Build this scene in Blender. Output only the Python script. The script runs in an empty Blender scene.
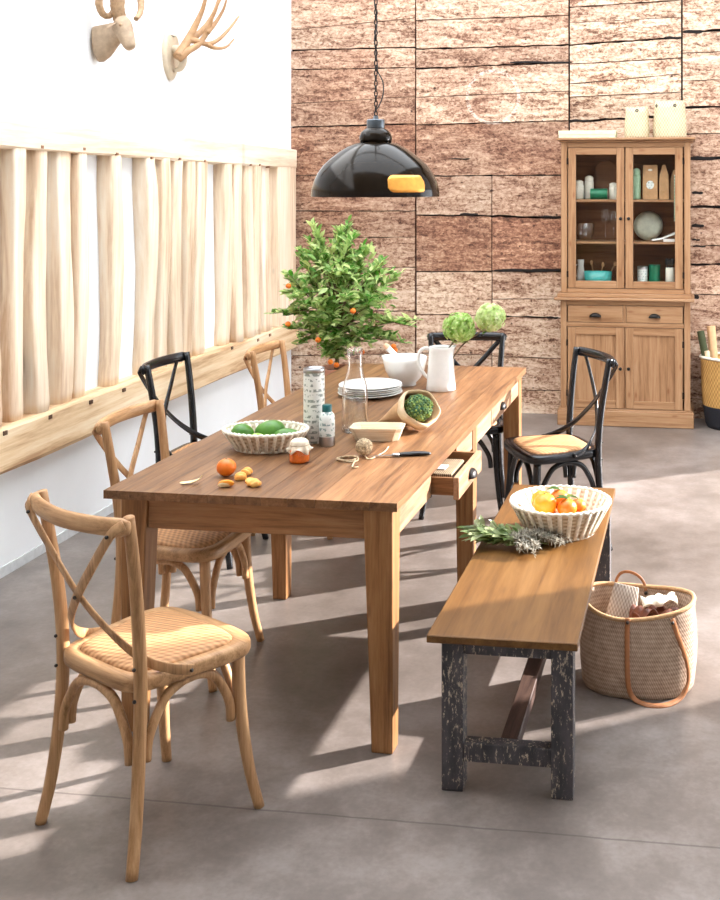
import bpy, bmesh, math, random
from mathutils import Vector, Matrix, Euler
PI = math.pi
SC = bpy.context.scene
COL = SC.collection
R = random.Random

# ------------------------------------------------------------------ survey
# level camera at 1.72 m with a shifted lens; points measured in the photograph become points of the room
FPX, CX0, HY, CH = 1100.0, 535.0, 182.0, 1.72
YAW = math.atan(155 / 1100.0)
CC, SS = math.cos(YAW), math.sin(YAW)
def ray(px, py):
    a = (px - CX0) / FPX; b = (HY - py) / FPX
    return Vector((-SS + a * CC, CC + a * SS, b))
CAM = Vector((0, 0, CH))
def G(px, py, z=0.0):
    r = ray(px, py); return CAM + r * ((z - CH) / r.z)
def WY(px, py, Y):
    r = ray(px, py); return CAM + r * (Y / r.y)
def lwx(Y): return -2.968 - 0.0164 * (Y - 4.4)          # the left wall runs slightly outwards
def LW(px, py, off=0.0):
    r = ray(px, py); t = 5.0
    for _ in range(12):
        t = (lwx(r.y * t) + off) / r.x
    return CAM + r * t

# ------------------------------------------------------------------ mesh helpers
def catmull(pts, n=6, closed=False):
    P = [Vector(p) for p in pts]; out = []; m = len(P)
    if m < 3: n_ = 1
    rng = range(m if closed else m - 1)
    for i in rng:
        if closed:
            a, b, c, d = P[(i - 1) % m], P[i], P[(i + 1) % m], P[(i + 2) % m]
        else:
            b, c = P[i], P[i + 1]
            a = P[i - 1] if i > 0 else b * 2 - c
            d = P[i + 2] if i + 2 < m else c * 2 - b
        for k in range(n):
            t = k / n
            out.append(0.5 * ((2 * b) + (c - a) * t + (2 * a - 5 * b + 4 * c - d) * t * t + (3 * b - a - 3 * c + d) * t ** 3))
    if not closed: out.append(P[-1].copy())
    return out
def interp(vals, n, m):
    """values given at the control points -> values along a catmull path of n samples per span"""
    out = []
    for i in range(len(vals) - 1):
        for k in range(n):
            t = k / n; out.append(vals[i] * (1 - t) + vals[i + 1] * t)
    out.append(vals[-1]); return out[:m]
def sweep(bm, path, prof, up=None, scales=None, caps=True, closed=False):
    """prof: list of (u,v) in the plane across the path; up fixes v's direction"""
    n = len(path); rings = []
    prevu = None
    for i in range(n):
        if closed: t = path[(i + 1) % n] - path[i - 1]
        else: t = path[min(i + 1, n - 1)] - path[max(i - 1, 0)]
        if t.length < 1e-9: t = Vector((0, 0, 1))
        t.normalize()
        if up is not None:
            u_ = Vector(up[i] if isinstance(up, list) else up)
            s = t.cross(u_)
            if s.length < 1e-5: s = t.cross(Vector((1, 0.01, 0)))
            s.normalize(); v = s.cross(t)
        else:
            if prevu is None:
                a = Vector((0, 0, 1)) if abs(t.z) < 0.9 else Vector((1, 0, 0))
                s = t.cross(a).normalized()
            else:
                s = prevu - t * prevu.dot(t)
                s.normalize()
            v = s.cross(t); prevu = s
        k = scales[i] if scales else 1.0
        rings.append([bm.verts.new(path[i] + s * (p[0] * k) + v * (p[1] * k)) for p in prof])
    m = len(prof)
    for i in range(n if closed else n - 1):
        A, B = rings[i], rings[(i + 1) % n]
        for j in range(m):
            bm.faces.new((A[j], A[(j + 1) % m], B[(j + 1) % m], B[j]))
    if caps and not closed:
        bm.faces.new(rings[0][::-1]); bm.faces.new(rings[-1])
def circ(r, n=10, r2=None):
    r2 = r if r2 is None else r2
    return [(r * math.cos(2 * PI * k / n), r2 * math.sin(2 * PI * k / n)) for k in range(n)]
def tube(bm, pts, r, seg=10, n=5, closed=False, raw=False, caps=True):
    path = [Vector(p) for p in pts] if raw else catmull(pts, n, closed)
    if isinstance(r, (list, tuple)):
        sc = list(r) if raw else interp(list(r), n, len(path))
        sweep(bm, path, circ(1.0, seg), scales=sc, closed=closed, caps=caps)
    else:
        sweep(bm, path, circ(r, seg), closed=closed, caps=caps)
def rect(w, h, c=0.15):
    a, b = w / 2, h / 2; d = min(a, b) * c * 2
    return [(-a + d, -b), (a - d, -b), (a, -b + d), (a, b - d), (a - d, b), (-a + d, b), (-a, b - d), (-a, -b + d)]
def band(bm, pts, w, t, up, n=5, closed=False, c=0.15):
    sweep(bm, catmull(pts, n, closed), rect(w, t, c), up=up, closed=closed)
def box(bm, x0, x1, y0, y1, z0, z1):
    v = [bm.verts.new(p) for p in ((x0, y0, z0), (x1, y0, z0), (x1, y1, z0), (x0, y1, z0), (x0, y0, z1), (x1, y0, z1), (x1, y1, z1), (x0, y1, z1))]
    for f in ((3, 2, 1, 0), (4, 5, 6, 7), (0, 1, 5, 4), (1, 2, 6, 5), (2, 3, 7, 6), (3, 0, 4, 7)):
        bm.faces.new([v[i] for i in f])
    return v
def lathe(bm, prof, seg=32, c=(0, 0, 0), sx=1.0, sy=1.0, cap0=True, cap1=True, rim=None):
    rings = []
    for (r, z) in prof:
        ring = []
        for k in range(seg):
            a = 2 * PI * k / seg; q = 1.0 if rim is None else rim(a, z)
            ring.append(bm.verts.new((c[0] + r * sx * q * math.cos(a), c[1] + r * sy * q * math.sin(a), c[2] + z)))
        rings.append(ring)
    for A, B in zip(rings[:-1], rings[1:]):
        for j in range(seg):
            bm.faces.new((A[j], A[(j + 1) % seg], B[(j + 1) % seg], B[j]))
    if cap0: bm.faces.new(rings[0][::-1])
    if cap1: bm.faces.new(rings[-1])
def blob(bm, c, r, sub=2, sc=(1, 1, 1), jit=0.0, rnd=None, rot=None):
    ret = bmesh.ops.create_icosphere(bm, subdivisions=sub, radius=1.0)
    for v in ret['verts']:
        p = v.co.copy()
        if jit: p *= 1 + rnd.uniform(-jit, jit)
        p = Vector((p.x * sc[0], p.y * sc[1], p.z * sc[2])) * r
        if rot is not None: p = rot @ p
        v.co = p + Vector(c)
def leaf(bm, p, d, up, L, W, curl=0.25, n=4):
    d = Vector(d).normalized(); up = Vector(up)
    s = d.cross(up)
    if s.length < 1e-4: s = d.cross(Vector((1, 0.3, 0)))
    s.normalize(); nrm = s.cross(d)
    rows = []
    for i in range(n + 1):
        t = i / n
        w = W * 0.5 * math.sin(PI * min(1, t * 0.92 + 0.06)) ** 0.8
        if i == n: w = 0.0004
        c = Vector(p) + d * (L * t) - nrm * (curl * L * t * t)
        rows.append([bm.verts.new(c - s * w + nrm * w * 0.35), bm.verts.new(c), bm.verts.new(c + s * w + nrm * w * 0.35)])
    for A, B in zip(rows[:-1], rows[1:]):
        bm.faces.new((A[0], A[1], B[1], B[0])); bm.faces.new((A[1], A[2], B[2], B[1]))
def obj(name, bm, m, parent=None, smooth=False, bevel=0.0, loc=None, subsurf=0, solid=0.0):
    bmesh.ops.recalc_face_normals(bm, faces=bm.faces)
    me = bpy.data.meshes.new(name); bm.to_mesh(me); bm.free()
    if smooth:
        for p in me.polygons: p.use_smooth = True
    me.materials.append(m)
    o = bpy.data.objects.new(name, me); COL.objects.link(o)
    if solid:
        q = o.modifiers.new('solid', 'SOLIDIFY'); q.thickness = solid; q.offset = -1
    if bevel:
        b = o.modifiers.new('bevel', 'BEVEL'); b.width = bevel; b.segments = 2; b.limit_method = 'ANGLE'; b.angle_limit = math.radians(40)
        if not smooth:
            for p in me.polygons: p.use_smooth = True
            try: me.set_sharp_from_angle(angle=math.radians(35))
            except Exception: pass
    if subsurf:
        q = o.modifiers.new('sub', 'SUBSURF'); q.levels = subsurf; q.render_levels = subsurf
    if parent is not None: o.parent = parent
    if loc is not None: o.location = loc
    return o
def B(): return bmesh.new()
def tag(o, label=None, cat=None, group=None, kind=None):
    if label: o['label'] = label
    if cat: o['category'] = cat
    if group: o['group'] = group
    if kind: o['kind'] = kind
    return o
def thing(name, label, cat, loc=(0, 0, 0), rz=0.0, group=None):
    o = bpy.data.objects.new(name, None); COL.objects.link(o)
    o.empty_display_size = 0.1
    o.location = loc; o.rotation_euler = (0, 0, rz)
    return tag(o, label, cat, group)
def copy_tree(o, parent=None):
    kids = [c for c in list(COL.objects) if c.parent == o]
    c = o.copy(); COL.objects.link(c)
    if parent is not None: c.parent = parent
    for k in kids: copy_tree(k, c)
    return c
def kids(o): return [c for c in list(COL.objects) if c.parent == o]
def struct(name, bm, m, **k):
    o = obj(name, bm, m, **k); o['kind'] = 'structure'; return o

# ------------------------------------------------------------------ materials
def srgb(r, g, b):
    f = lambda c: (c / 255 / 12.92) if c / 255 <= 0.04045 else ((c / 255 + 0.055) / 1.055) ** 2.4
    return (f(r), f(g), f(b), 1)
class NT:
    def __init__(s, name):
        s.m = bpy.data.materials.new(name); s.m.use_nodes = True
        s.t = s.m.node_tree; s.t.nodes.clear()
        s.out = s.n('ShaderNodeOutputMaterial'); s.p = s.n('ShaderNodeBsdfPrincipled')
        s.l(s.p.outputs[0], s.out.inputs[0])
    def n(s, t, **k):
        x = s.t.nodes.new(t)
        for a, b in k.items(): setattr(x, a, b)
        return x
    def l(s, a, b): s.t.links.new(a, b)
    def coord(s, kind='Object', scale=(1, 1, 1), rot=(0, 0, 0), loc=(0, 0, 0)):
        c = s.n('ShaderNodeTexCoord'); mp = s.n('ShaderNodeMapping')
        mp.inputs['Scale'].default_value = scale; mp.inputs['Rotation'].default_value = rot; mp.inputs['Location'].default_value = loc
        s.l(c.outputs[kind], mp.inputs[0]); return mp.outputs[0]
    def noise(s, v, sc, det=4, rough=0.55, dist=0.0):
        x = s.n('ShaderNodeTexNoise'); x.inputs['Scale'].default_value = sc; x.inputs['Detail'].default_value = det
        x.inputs['Roughness'].default_value = rough; x.inputs['Distortion'].default_value = dist
        s.l(v, x.inputs['Vector']); return x.outputs[0]
    def ramp(s, f, stops):
        x = s.n('ShaderNodeValToRGB'); e = x.color_ramp.elements
        while len(e) < len(stops): e.new(0.5)
        for q, (p, c) in zip(e, stops): q.position = p; q.color = c if len(c) == 4 else (*c, 1)
        s.l(f, x.inputs[0]); return x.outputs[0]
    def mix(s, f, a, b, mode='MIX'):
        x = s.n('ShaderNodeMix', data_type='RGBA', blend_type=mode)
        for i, v in ((0, f), (6, a), (7, b)):
            if hasattr(v, 'is_linked'): s.l(v, x.inputs[i])
            else: x.inputs[i].default_value = v
        return x.outputs[2]
    def math(s, op, a, b=0.0, c=None):
        x = s.n('ShaderNodeMath', operation=op)
        for i, v in ((0, a), (1, b), (2, c)):
            if v is None: continue
            if hasattr(v, 'is_linked'): s.l(v, x.inputs[i])
            else: x.inputs[i].default_value = v
        return x.outputs[0]
    def bump(s, h, st=0.3, d=0.01):
        x = s.n('ShaderNodeBump'); x.inputs['Strength'].default_value = st; x.inputs['Distance'].default_value = d
        s.l(h, x.inputs['Height']); s.l(x.outputs[0], s.p.inputs['Normal'])
    def col(s, c):
        if hasattr(c, 'is_linked'): s.l(c, s.p.inputs['Base Color'])
        else: s.p.inputs['Base Color'].default_value = c
    def set(s, **k):
        for a, b in k.items(): s.p.inputs[a.replace('_', ' ')].default_value = b
        return s
    def island(s): return s.n('ShaderNodeNewGeometry').outputs['Random Per Island']
def plain(name, c, rough=0.5, metal=0.0, var=0.06, spec=0.5, bump=0.0, sc=30, **k):
    t = NT(name); v = t.coord()
    f = t.noise(v, sc, 3)
    lo = tuple(x * (1 - var * 2) for x in c[:3]) + (1,); hi = tuple(min(1, x * (1 + var)) for x in c[:3]) + (1,)
    t.col(t.ramp(f, [(0.3, lo), (0.7, hi)]))
    t.set(Roughness=rough, Metallic=metal)
    t.p.inputs['Specular IOR Level'].default_value = spec
    for a, b in k.items(): t.p.inputs[a.replace('_', ' ')].default_value = b
    if bump: t.bump(f, bump, 0.004)
    return t.m
def wood(name, lo, mid, hi, axis='y', sc=1.0, rough=0.5, knots=0.0, isl=0.25, bump=0.15, knotc=None, spec=0.35):
    t = NT(name)
    s = {'x': (1.5, 26, 26), 'y': (26, 1.5, 26), 'z': (26, 26, 1.5)}[axis]
    s = tuple(q * sc for q in s)
    c = t.n('ShaderNodeTexCoord')
    isr = t.island()
    off = t.n('ShaderNodeVectorMath', operation='ADD')
    cmb = t.n('ShaderNodeCombineXYZ'); k = t.math('MULTIPLY', isr, 7.3)
    t.l(k, cmb.inputs[0]); t.l(k, cmb.inputs[1]); t.l(k, cmb.inputs[2])
    t.l(c.outputs['Object'], off.inputs[0]); t.l(cmb.outputs[0], off.inputs[1])
    mp = t.n('ShaderNodeMapping'); mp.inputs['Scale'].default_value = s; t.l(off.outputs[0], mp.inputs[0])
    f1 = t.noise(mp.outputs[0], 1.0, 5, 0.6, 0.6)
    f2 = t.noise(mp.outputs[0], 5.0, 3, 0.7)
    f = t.math('ADD', t.math('MULTIPLY', f1, 0.7), t.math('MULTIPLY', f2, 0.3))
    base = t.ramp(f, [(0.36, lo), (0.5, mid), (0.66, hi)])
    br = t.math('ADD', t.math('MULTIPLY', isr, isl), 1 - isl / 2)
    hs = t.n('ShaderNodeHueSaturation'); t.l(base, hs.inputs['Color']); t.l(br, hs.inputs['Value'])
    colr = hs.outputs[0]
    if knots:
        sx = t.n('ShaderNodeSeparateXYZ'); t.l(off.outputs[0], sx.inputs[0]); cx = t.n('ShaderNodeCombineXYZ')
        (ia, ka), (ib, kb) = {'x': ((0, 2.6), (2, 7)), 'y': ((0, 7), (1, 2.2)), 'z': ((0, 7), (2, 2.6))}[axis]
        t.l(t.math('MULTIPLY', sx.outputs[ia], ka), cx.inputs[0]); t.l(t.math('MULTIPLY', sx.outputs[ib], kb), cx.inputs[1])
        vo = t.n('ShaderNodeTexVoronoi', voronoi_dimensions='2D'); vo.inputs['Scale'].default_value = 1.0; t.l(cx.outputs[0], vo.inputs['Vector'])
        kf = t.ramp(vo.outputs['Distance'], [(0.03, (1, 1, 1, 1)), (0.065, (0.25, 0.25, 0.25, 1)), (0.11, (0, 0, 0, 1))])
        kk = t.math('MULTIPLY', kf, knots)
        colr = t.mix(kk, colr, knotc or tuple(x * 0.35 for x in lo[:3]) + (1,))
    t.col(colr); t.set(Roughness=rough); t.p.inputs['Specular IOR Level'].default_value = spec
    if bump: t.bump(f, bump, 0.003)
    return t.m
def weave(name, a, b, n=90, rough=0.7, rot=45, axis='xy', bump=0.6, ratio=1.0):
    """over-under basket weave, two sets of strands"""
    t = NT(name); v = t.coord(rot=(0, 0, math.radians(rot)))
    sp = t.n('ShaderNodeSeparateXYZ'); t.l(v, sp.inputs[0])
    u = sp.outputs['XYZ'.index(axis[0].upper())]; w = sp.outputs['XYZ'.index(axis[1].upper())]
    su = t.math('SINE', t.math('MULTIPLY', u, n)); sw = t.math('SINE', t.math('MULTIPLY', w, n * ratio))
    f = t.math('ADD', t.math('MULTIPLY', t.math('MULTIPLY', su, sw), 0.5), 0.5)
    nz = t.noise(v, 25, 4)
    g = t.math('ADD', t.math('MULTIPLY', f, 0.6), t.math('MULTIPLY', nz, 0.4))
    t.col(t.ramp(g, [(0.2, a), (0.75, b)])); t.set(Roughness=rough); t.p.inputs['Specular IOR Level'].default_value = 0.25
    t.bump(f, bump, 0.003)
    return t.m
def glass(name, tint=(1, 1, 1, 1), refl=0.12, rough=0.02):
    t = NT(name); t.t.nodes.remove(t.p)
    tr = t.n('ShaderNodeBsdfTransparent'); tr.inputs[0].default_value = tint
    gl = t.n('ShaderNodeBsdfGlossy'); gl.inputs['Roughness'].default_value = rough
    lw = t.n('ShaderNodeLayerWeight'); lw.inputs[0].default_value = 0.5
    f = t.math('ADD', t.math('MULTIPLY', t.math('POWER', lw.outputs['Facing'], 2.6), 0.8), refl * 0.3)
    mx = t.n('ShaderNodeMixShader'); t.l(f, mx.inputs[0]); t.l(tr.outputs[0], mx.inputs[1]); t.l(gl.outputs[0], mx.inputs[2])
    t.l(mx.outputs[0], t.out.inputs[0]); return t.m
# ------------------------------------------------------------------ palette
M = {}
def concrete():
    t = NT('polished_concrete'); v = t.coord()
    a = t.noise(v, 1.1, 6, 0.6, 0.3); b = t.noise(v, 6.5, 5, 0.65); c = t.noise(v, 60, 2)
    f = t.math('ADD', t.math('MULTIPLY', a, 0.6), t.math('ADD', t.math('MULTIPLY', b, 0.3), t.math('MULTIPLY', c, 0.1)))
    col = t.ramp(f, [(0.36, srgb(90, 81, 75)), (0.5, srgb(117, 107, 101)), (0.62, srgb(144, 134, 129))])
    sp = t.n('ShaderNodeSeparateXYZ'); t.l(v, sp.inputs[0])
    wob = t.math('MULTIPLY', t.math('SUBTRACT', b, 0.5), 0.012)
    yy = t.math('ABSOLUTE', t.math('ADD', t.math('SUBTRACT', sp.outputs[1], 2.88), wob))
    xx = t.math('ABSOLUTE', t.math('ADD', t.math('ADD', sp.outputs[0], 3.9), wob))
    jl = t.math('LESS_THAN', t.math('MINIMUM', yy, xx), 0.0035)
    col = t.mix(t.math('MULTIPLY', jl, 0.62), col, srgb(70, 62, 58))
    t.col(col)
    t.set(Roughness=0.34)
    t.bump(f, 0.05, 0.004); return t.m
def plaster(name, c):
    t = NT(name); v = t.coord(); f = t.noise(v, 3, 5)
    t.col(t.ramp(f, [(0.3, tuple(x * 0.95 for x in c[:3]) + (1,)), (0.7, c)])); t.set(Roughness=0.85)
    t.bump(t.noise(v, 40, 4), 0.08, 0.004); return t.m
def old_planks():
    t = NT('weathered_planks'); v = t.coord(); isr = t.island()
    c = t.n('ShaderNodeTexCoord'); off = t.n('ShaderNodeVectorMath', operation='ADD')
    cmb = t.n('ShaderNodeCombineXYZ'); k = t.math('MULTIPLY', isr, 9.0)
    t.l(k, cmb.inputs[0]); t.l(k, cmb.inputs[2])
    t.l(c.outputs['Object'], off.inputs[0]); t.l(cmb.outputs[0], off.inputs[1])
    mp = t.n('ShaderNodeMapping'); mp.inputs['Scale'].default_value = (2.2, 5, 11); t.l(off.outputs[0], mp.inputs[0])
    big = t.noise(v, 1.1, 3, 0.5); grain = t.noise(mp.outputs[0], 1.6, 8, 0.72, 1.2)
    mp2 = t.n('ShaderNodeMapping'); mp2.inputs['Scale'].default_value = (22, 22, 34); t.l(off.outputs[0], mp2.inputs[0])
    fine = t.noise(mp2.outputs[0], 1.5, 6, 0.7, 0.8)
    f = t.math('ADD', t.math('MULTIPLY', grain, 0.5), t.math('MULTIPLY', fine, 0.5))
    tone = t.n('ShaderNodeVertexColor', layer_name='tone'); ts = t.n('ShaderNodeSeparateColor'); t.l(tone.outputs[0], ts.inputs[0])
    lightc = t.ramp(f, [(0.36, srgb(70, 42, 30)), (0.44, srgb(148, 104, 76)), (0.495, srgb(206, 170, 138)), (0.56, srgb(230, 204, 176)), (0.68, srgb(244, 228, 208))])
    redc = t.ramp(f, [(0.36, srgb(56, 33, 24)), (0.45, srgb(120, 75, 52)), (0.52, srgb(164, 111, 78)), (0.59, srgb(202, 156, 118)), (0.68, srgb(226, 196, 168))])
    wv_ = t.math('ADD', ts.outputs[0], t.math('MULTIPLY', t.math('SUBTRACT', big, 0.5), 1.2))
    col = t.mix(t.ramp(wv_, [(0.15, (0, 0, 0, 1)), (0.85, (1, 1, 1, 1))]), lightc, redc)
    # rusty stains drift over the boards in broad patches
    rust = t.ramp(t.noise(mp.outputs[0], 0.9, 5, 0.6, 0.5), [(0.46, (0, 0, 0, 1)), (0.66, (1, 1, 1, 1))])
    col = t.mix(t.math('MULTIPLY', rust, 0.30), col, srgb(176, 118, 92), 'MULTIPLY')
    hs = t.n('ShaderNodeHueSaturation'); t.l(col, hs.inputs['Color'])
    sp = t.n('ShaderNodeSeparateXYZ'); t.l(v, sp.inputs[0])
    t.l(t.math('ADD', t.math('MULTIPLY', isr, 0.25), t.math('ADD', 0.60, t.math('MULTIPLY', big, 0.5))), hs.inputs['Value'])
    hs.inputs['Saturation'].default_value = 0.86
    col = hs.outputs[0]
    # nail holes and pits
    for sc, r, amt in ((4.5, 0.05, 0.85), (11, 0.085, 0.7)):
        vo = t.n('ShaderNodeTexVoronoi'); vo.inputs['Scale'].default_value = sc; vo.inputs['Randomness'].default_value = 1
        t.l(mp3(t, c, (1, 0.01, 1.3)), vo.inputs['Vector'])
        col = t.mix(t.math('MULTIPLY', t.math('LESS_THAN', vo.outputs['Distance'], r), amt), col, srgb(48, 30, 26))
    # ring left by worn paint
    p = WY(493, 97, 8.09)
    dx = t.math('SUBTRACT', sp.outputs[0], p.x); dz = t.math('SUBTRACT', sp.outputs[2], p.z)
    d = t.math('SQRT', t.math('ADD', t.math('MULTIPLY', dx, dx), t.math('MULTIPLY', dz, dz)))
    ring = t.math('LESS_THAN', t.math('ABSOLUTE', t.math('SUBTRACT', d, 0.195)), 0.012)
    rf = t.math('MULTIPLY', ring, t.ramp(fine, [(0.4, (0, 0, 0, 1)), (0.6, (0.7, 0.7, 0.7, 1))]))
    col = t.mix(rf, col, srgb(240, 225, 212))
    t.col(col); t.set(Roughness=0.75); t.p.inputs['Specular IOR Level'].default_value = 0.2
    t.bump(f, 0.35, 0.006); return t.m
def mp3(t, c, s):
    mp = t.n('ShaderNodeMapping'); mp.inputs['Scale'].default_value = s; t.l(c.outputs['Object'], mp.inputs[0]); return mp.outputs[0]
def chipped():
    t = NT('chipped_dark_paint'); v = t.coord(scale=(1, 1, 0.35))
    f = t.noise(v, 120, 5, 0.75); g = t.noise(v, 12, 3)
    k = t.math('ADD', t.math('MULTIPLY', f, 0.8), t.math('MULTIPLY', g, 0.2))
    m = t.ramp(k, [(0.555, (0, 0, 0, 1)), (0.595, (1, 1, 1, 1))])
    base = t.ramp(t.noise(v, 30, 4), [(0.3, srgb(48, 46, 50)), (0.7, srgb(84, 78, 80))])
    t.col(t.mix(m, base, srgb(190, 172, 150))); t.set(Roughness=0.6); t.bump(k, 0.35, 0.003); return t.m
def straw():
    t = NT('woven_palm_straw'); v = t.coord()
    sp = t.n('ShaderNodeSeparateXYZ'); t.l(v, sp.inputs[0])
    an = t.math('ARCTAN2', sp.outputs[1], sp.outputs[0])
    rows = t.math('SINE', t.math('MULTIPLY', sp.outputs[2], 420))
    st = t.math('SINE', t.math('ADD', t.math('MULTIPLY', an, 130), t.math('MULTIPLY', sp.outputs[2], 420)))
    f = t.math('ADD', t.math('MULTIPLY', rows, 0.13), t.math('MULTIPLY', st, 0.17))
    nz = t.noise(v, 40, 4, 0.6)
    g = t.math('ADD', t.math('ADD', f, 0.5), t.math('SUBTRACT', nz, 0.5))
    t.col(t.ramp(g, [(0.1, srgb(134, 106, 86)), (0.5, srgb(172, 144, 120)), (0.95, srgb(198, 172, 148))]))
    t.set(Roughness=0.8); t.bump(g, 0.45, 0.003); return t.m
def printed_card(name, base, ink, sc, thr, band=None):
    t = NT(name); v = t.coord(scale=(1, 1, 0.6))
    f = t.noise(v, sc, 3, 0.5)
    m = t.ramp(f, [(thr, (0, 0, 0, 1)), (thr + 0.03, (1, 1, 1, 1))])
    sp = t.n('ShaderNodeSeparateXYZ'); t.l(t.coord(), sp.inputs[0])
    rows = t.math('GREATER_THAN', t.math('SINE', t.math('MULTIPLY', sp.outputs[2], 330)), -0.1)
    t.col(t.mix(t.math('MULTIPLY', t.math('MULTIPLY', m, rows), 0.75), base, ink)); t.set(Roughness=0.45); return t.m
def leafmat(name, lo, hi, tipz=None):
    t = NT(name); isr = t.island()
    col = t.ramp(isr, [(0.0, lo), (0.6, tuple((a + b) / 2 for a, b in zip(lo, hi))), (1.0, hi)])
    t.col(col); t.set(Roughness=0.4)
    t.p.inputs['Specular IOR Level'].default_value = 0.5
    # thin leaves let light through
    tl = t.n('ShaderNodeBsdfTranslucent'); t.l(col, tl.inputs[0])
    mx = t.n('ShaderNodeMixShader'); mx.inputs[0].default_value = 0.5
    t.l(t.p.outputs[0], mx.inputs[1]); t.l(tl.outputs[0], mx.inputs[2]); t.l(mx.outputs[0], t.out.inputs[0])
    return t.m
def fruitmat(name, lo, hi):
    t = NT(name); v = t.coord(); f = t.noise(v, 14, 3)
    t.col(t.ramp(f, [(0.3, lo), (0.7, hi)])); t.set(Roughness=0.38); t.bump(t.noise(v, 260, 2), 0.25, 0.002)
    t.p.inputs['Subsurface Weight'].default_value = 0.08; t.p.inputs['Subsurface Radius'].default_value = (0.02, 0.01, 0.004)
    return t.m
M['floor'] = concrete()
M['white'] = plaster('white_plaster', srgb(238, 240, 241))
M['planks'] = old_planks()
M['gap'] = plain('dark_gap', srgb(24, 16, 14), 0.9)
M['timber'] = wood('bleached_timber', srgb(208, 174, 142), srgb(242, 220, 192), srgb(252, 240, 222), 'z', 0.4, 0.75, 0.2, 0.1, 0.4)
M['timberh'] = wood('bleached_beam', srgb(222, 194, 164), srgb(246, 228, 204), srgb(252, 241, 226), 'y', 0.4, 0.75, 0.3, 0.1, 0.4)
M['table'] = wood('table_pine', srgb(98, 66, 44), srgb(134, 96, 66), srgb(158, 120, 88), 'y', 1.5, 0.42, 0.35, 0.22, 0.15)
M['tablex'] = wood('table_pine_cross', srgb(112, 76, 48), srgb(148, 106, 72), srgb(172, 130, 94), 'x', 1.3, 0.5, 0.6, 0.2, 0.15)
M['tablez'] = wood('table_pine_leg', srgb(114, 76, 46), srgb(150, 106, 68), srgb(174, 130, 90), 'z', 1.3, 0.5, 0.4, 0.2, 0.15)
M['tabley'] = wood('table_pine_sunlit_side', srgb(126, 88, 58), srgb(164, 122, 86), srgb(188, 146, 106), 'y', 1.3, 0.5, 0.4, 0.2, 0.15)
M['oak'] = wood('pale_oak', srgb(132, 96, 64), srgb(170, 130, 92), srgb(190, 152, 114), 'z', 1.6, 0.45, 0.0, 0.08, 0.12)
M['oakx'] = wood('pale_oak_rail', srgb(132, 96, 64), srgb(170, 130, 92), srgb(190, 152, 114), 'x', 1.6, 0.45, 0.0, 0.08, 0.12)
M['cane'] = weave('herringbone_cane', srgb(150, 104, 66), srgb(206, 156, 110), 330, 0.55, 45, 'xy', 0.5, 0.5)
M['black'] = plain('black_lacquer', srgb(17, 19, 24), 0.26, 0, 0.15, 0.5)
M['bolt'] = plain('dark_steel_bolt', srgb(70, 66, 64), 0.35, 0.9)
M['benchtop'] = wood('bench_top_wood', srgb(108, 74, 44), srgb(136, 98, 62), srgb(154, 116, 78), 'y', 0.8, 0.42, 0.2, 0.1, 0.1)
M['chip'] = chipped()
M['dkwood'] = wood('dark_stretcher', srgb(44, 30, 26), srgb(66, 48, 42), srgb(92, 70, 60), 'y', 1.3, 0.5, 0, 0.1)
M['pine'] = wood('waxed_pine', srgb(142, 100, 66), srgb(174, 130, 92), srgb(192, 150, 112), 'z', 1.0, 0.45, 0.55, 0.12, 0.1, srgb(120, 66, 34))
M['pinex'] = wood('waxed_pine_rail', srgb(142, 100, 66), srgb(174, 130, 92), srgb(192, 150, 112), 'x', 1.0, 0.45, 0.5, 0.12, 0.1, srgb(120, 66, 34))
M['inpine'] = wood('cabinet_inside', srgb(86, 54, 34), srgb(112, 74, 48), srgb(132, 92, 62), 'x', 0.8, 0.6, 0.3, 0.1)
M['iron'] = plain('black_iron', srgb(36, 32, 30), 0.4, 0.6)
M['glass'] = glass('clear_glass')
M['pane'] = glass('cabinet_pane', (0.97, 0.97, 0.96, 1), 0.016)
M['cream'] = plain('cream_ceramic', srgb(238, 233, 218), 0.2, 0, 0.03)
M['china'] = plain('white_china', srgb(236, 235, 231), 0.15, 0, 0.02)
M['rope'] = plain('cream_rope', srgb(238, 230, 212), 0.8, 0, 0.1, bump=0.3, sc=90)
M['basketwall'] = weave('basket_weave', srgb(178, 160, 132), srgb(224, 212, 190), 420, 0.8, 0, 'zx', 0.4, 0.3)
M['straw'] = straw()
M['strawy'] = weave('golden_straw', srgb(160, 116, 62), srgb(206, 162, 98), 260, 0.75, 30, 'xz', 0.35, 0.6)
M['strawy2'] = plain('straw_rim', srgb(192, 150, 106), 0.8, 0, 0.12, bump=0.4, sc=90)
M['leather'] = plain('tan_leather', srgb(176, 114, 70), 0.5, 0, 0.12, bump=0.2)
M['dkleather'] = plain('brown_leather', srgb(112, 62, 42), 0.45, 0, 0.2, bump=0.3)
M['greycloth'] = weave('grey_slub_cloth', srgb(140, 126, 114), srgb(190, 178, 166), 560, 0.85, 0, 'xz', 0.6, 0.5)
M['stripecloth'] = weave('striped_cloth', srgb(84, 66, 50), srgb(168, 146, 118), 900, 0.85, 0, 'xy', 0.4, 0.01)
M['kraft'] = plain('kraft_paper', srgb(198, 156, 112), 0.75, 0, 0.1, bump=0.5, sc=25)
M['kraftlight'] = plain('kraft_paper_cuff', srgb(226, 200, 164), 0.75, 0, 0.06, bump=0.4, sc=25)
M['chipwood'] = wood('thin_poplar', srgb(216, 192, 156), srgb(236, 218, 188), srgb(244, 232, 208), 'x', 1.2, 0.6, 0.3, 0.1)
M['broccoli'] = leafmat('broccoli_floret', srgb(88, 142, 104), srgb(184, 204, 116))
M['stalk'] = plain('broccoli_stalk', srgb(150, 180, 110), 0.6)
M['orange'] = fruitmat('orange_peel', srgb(222, 104, 14), srgb(240, 130, 26))
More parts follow.
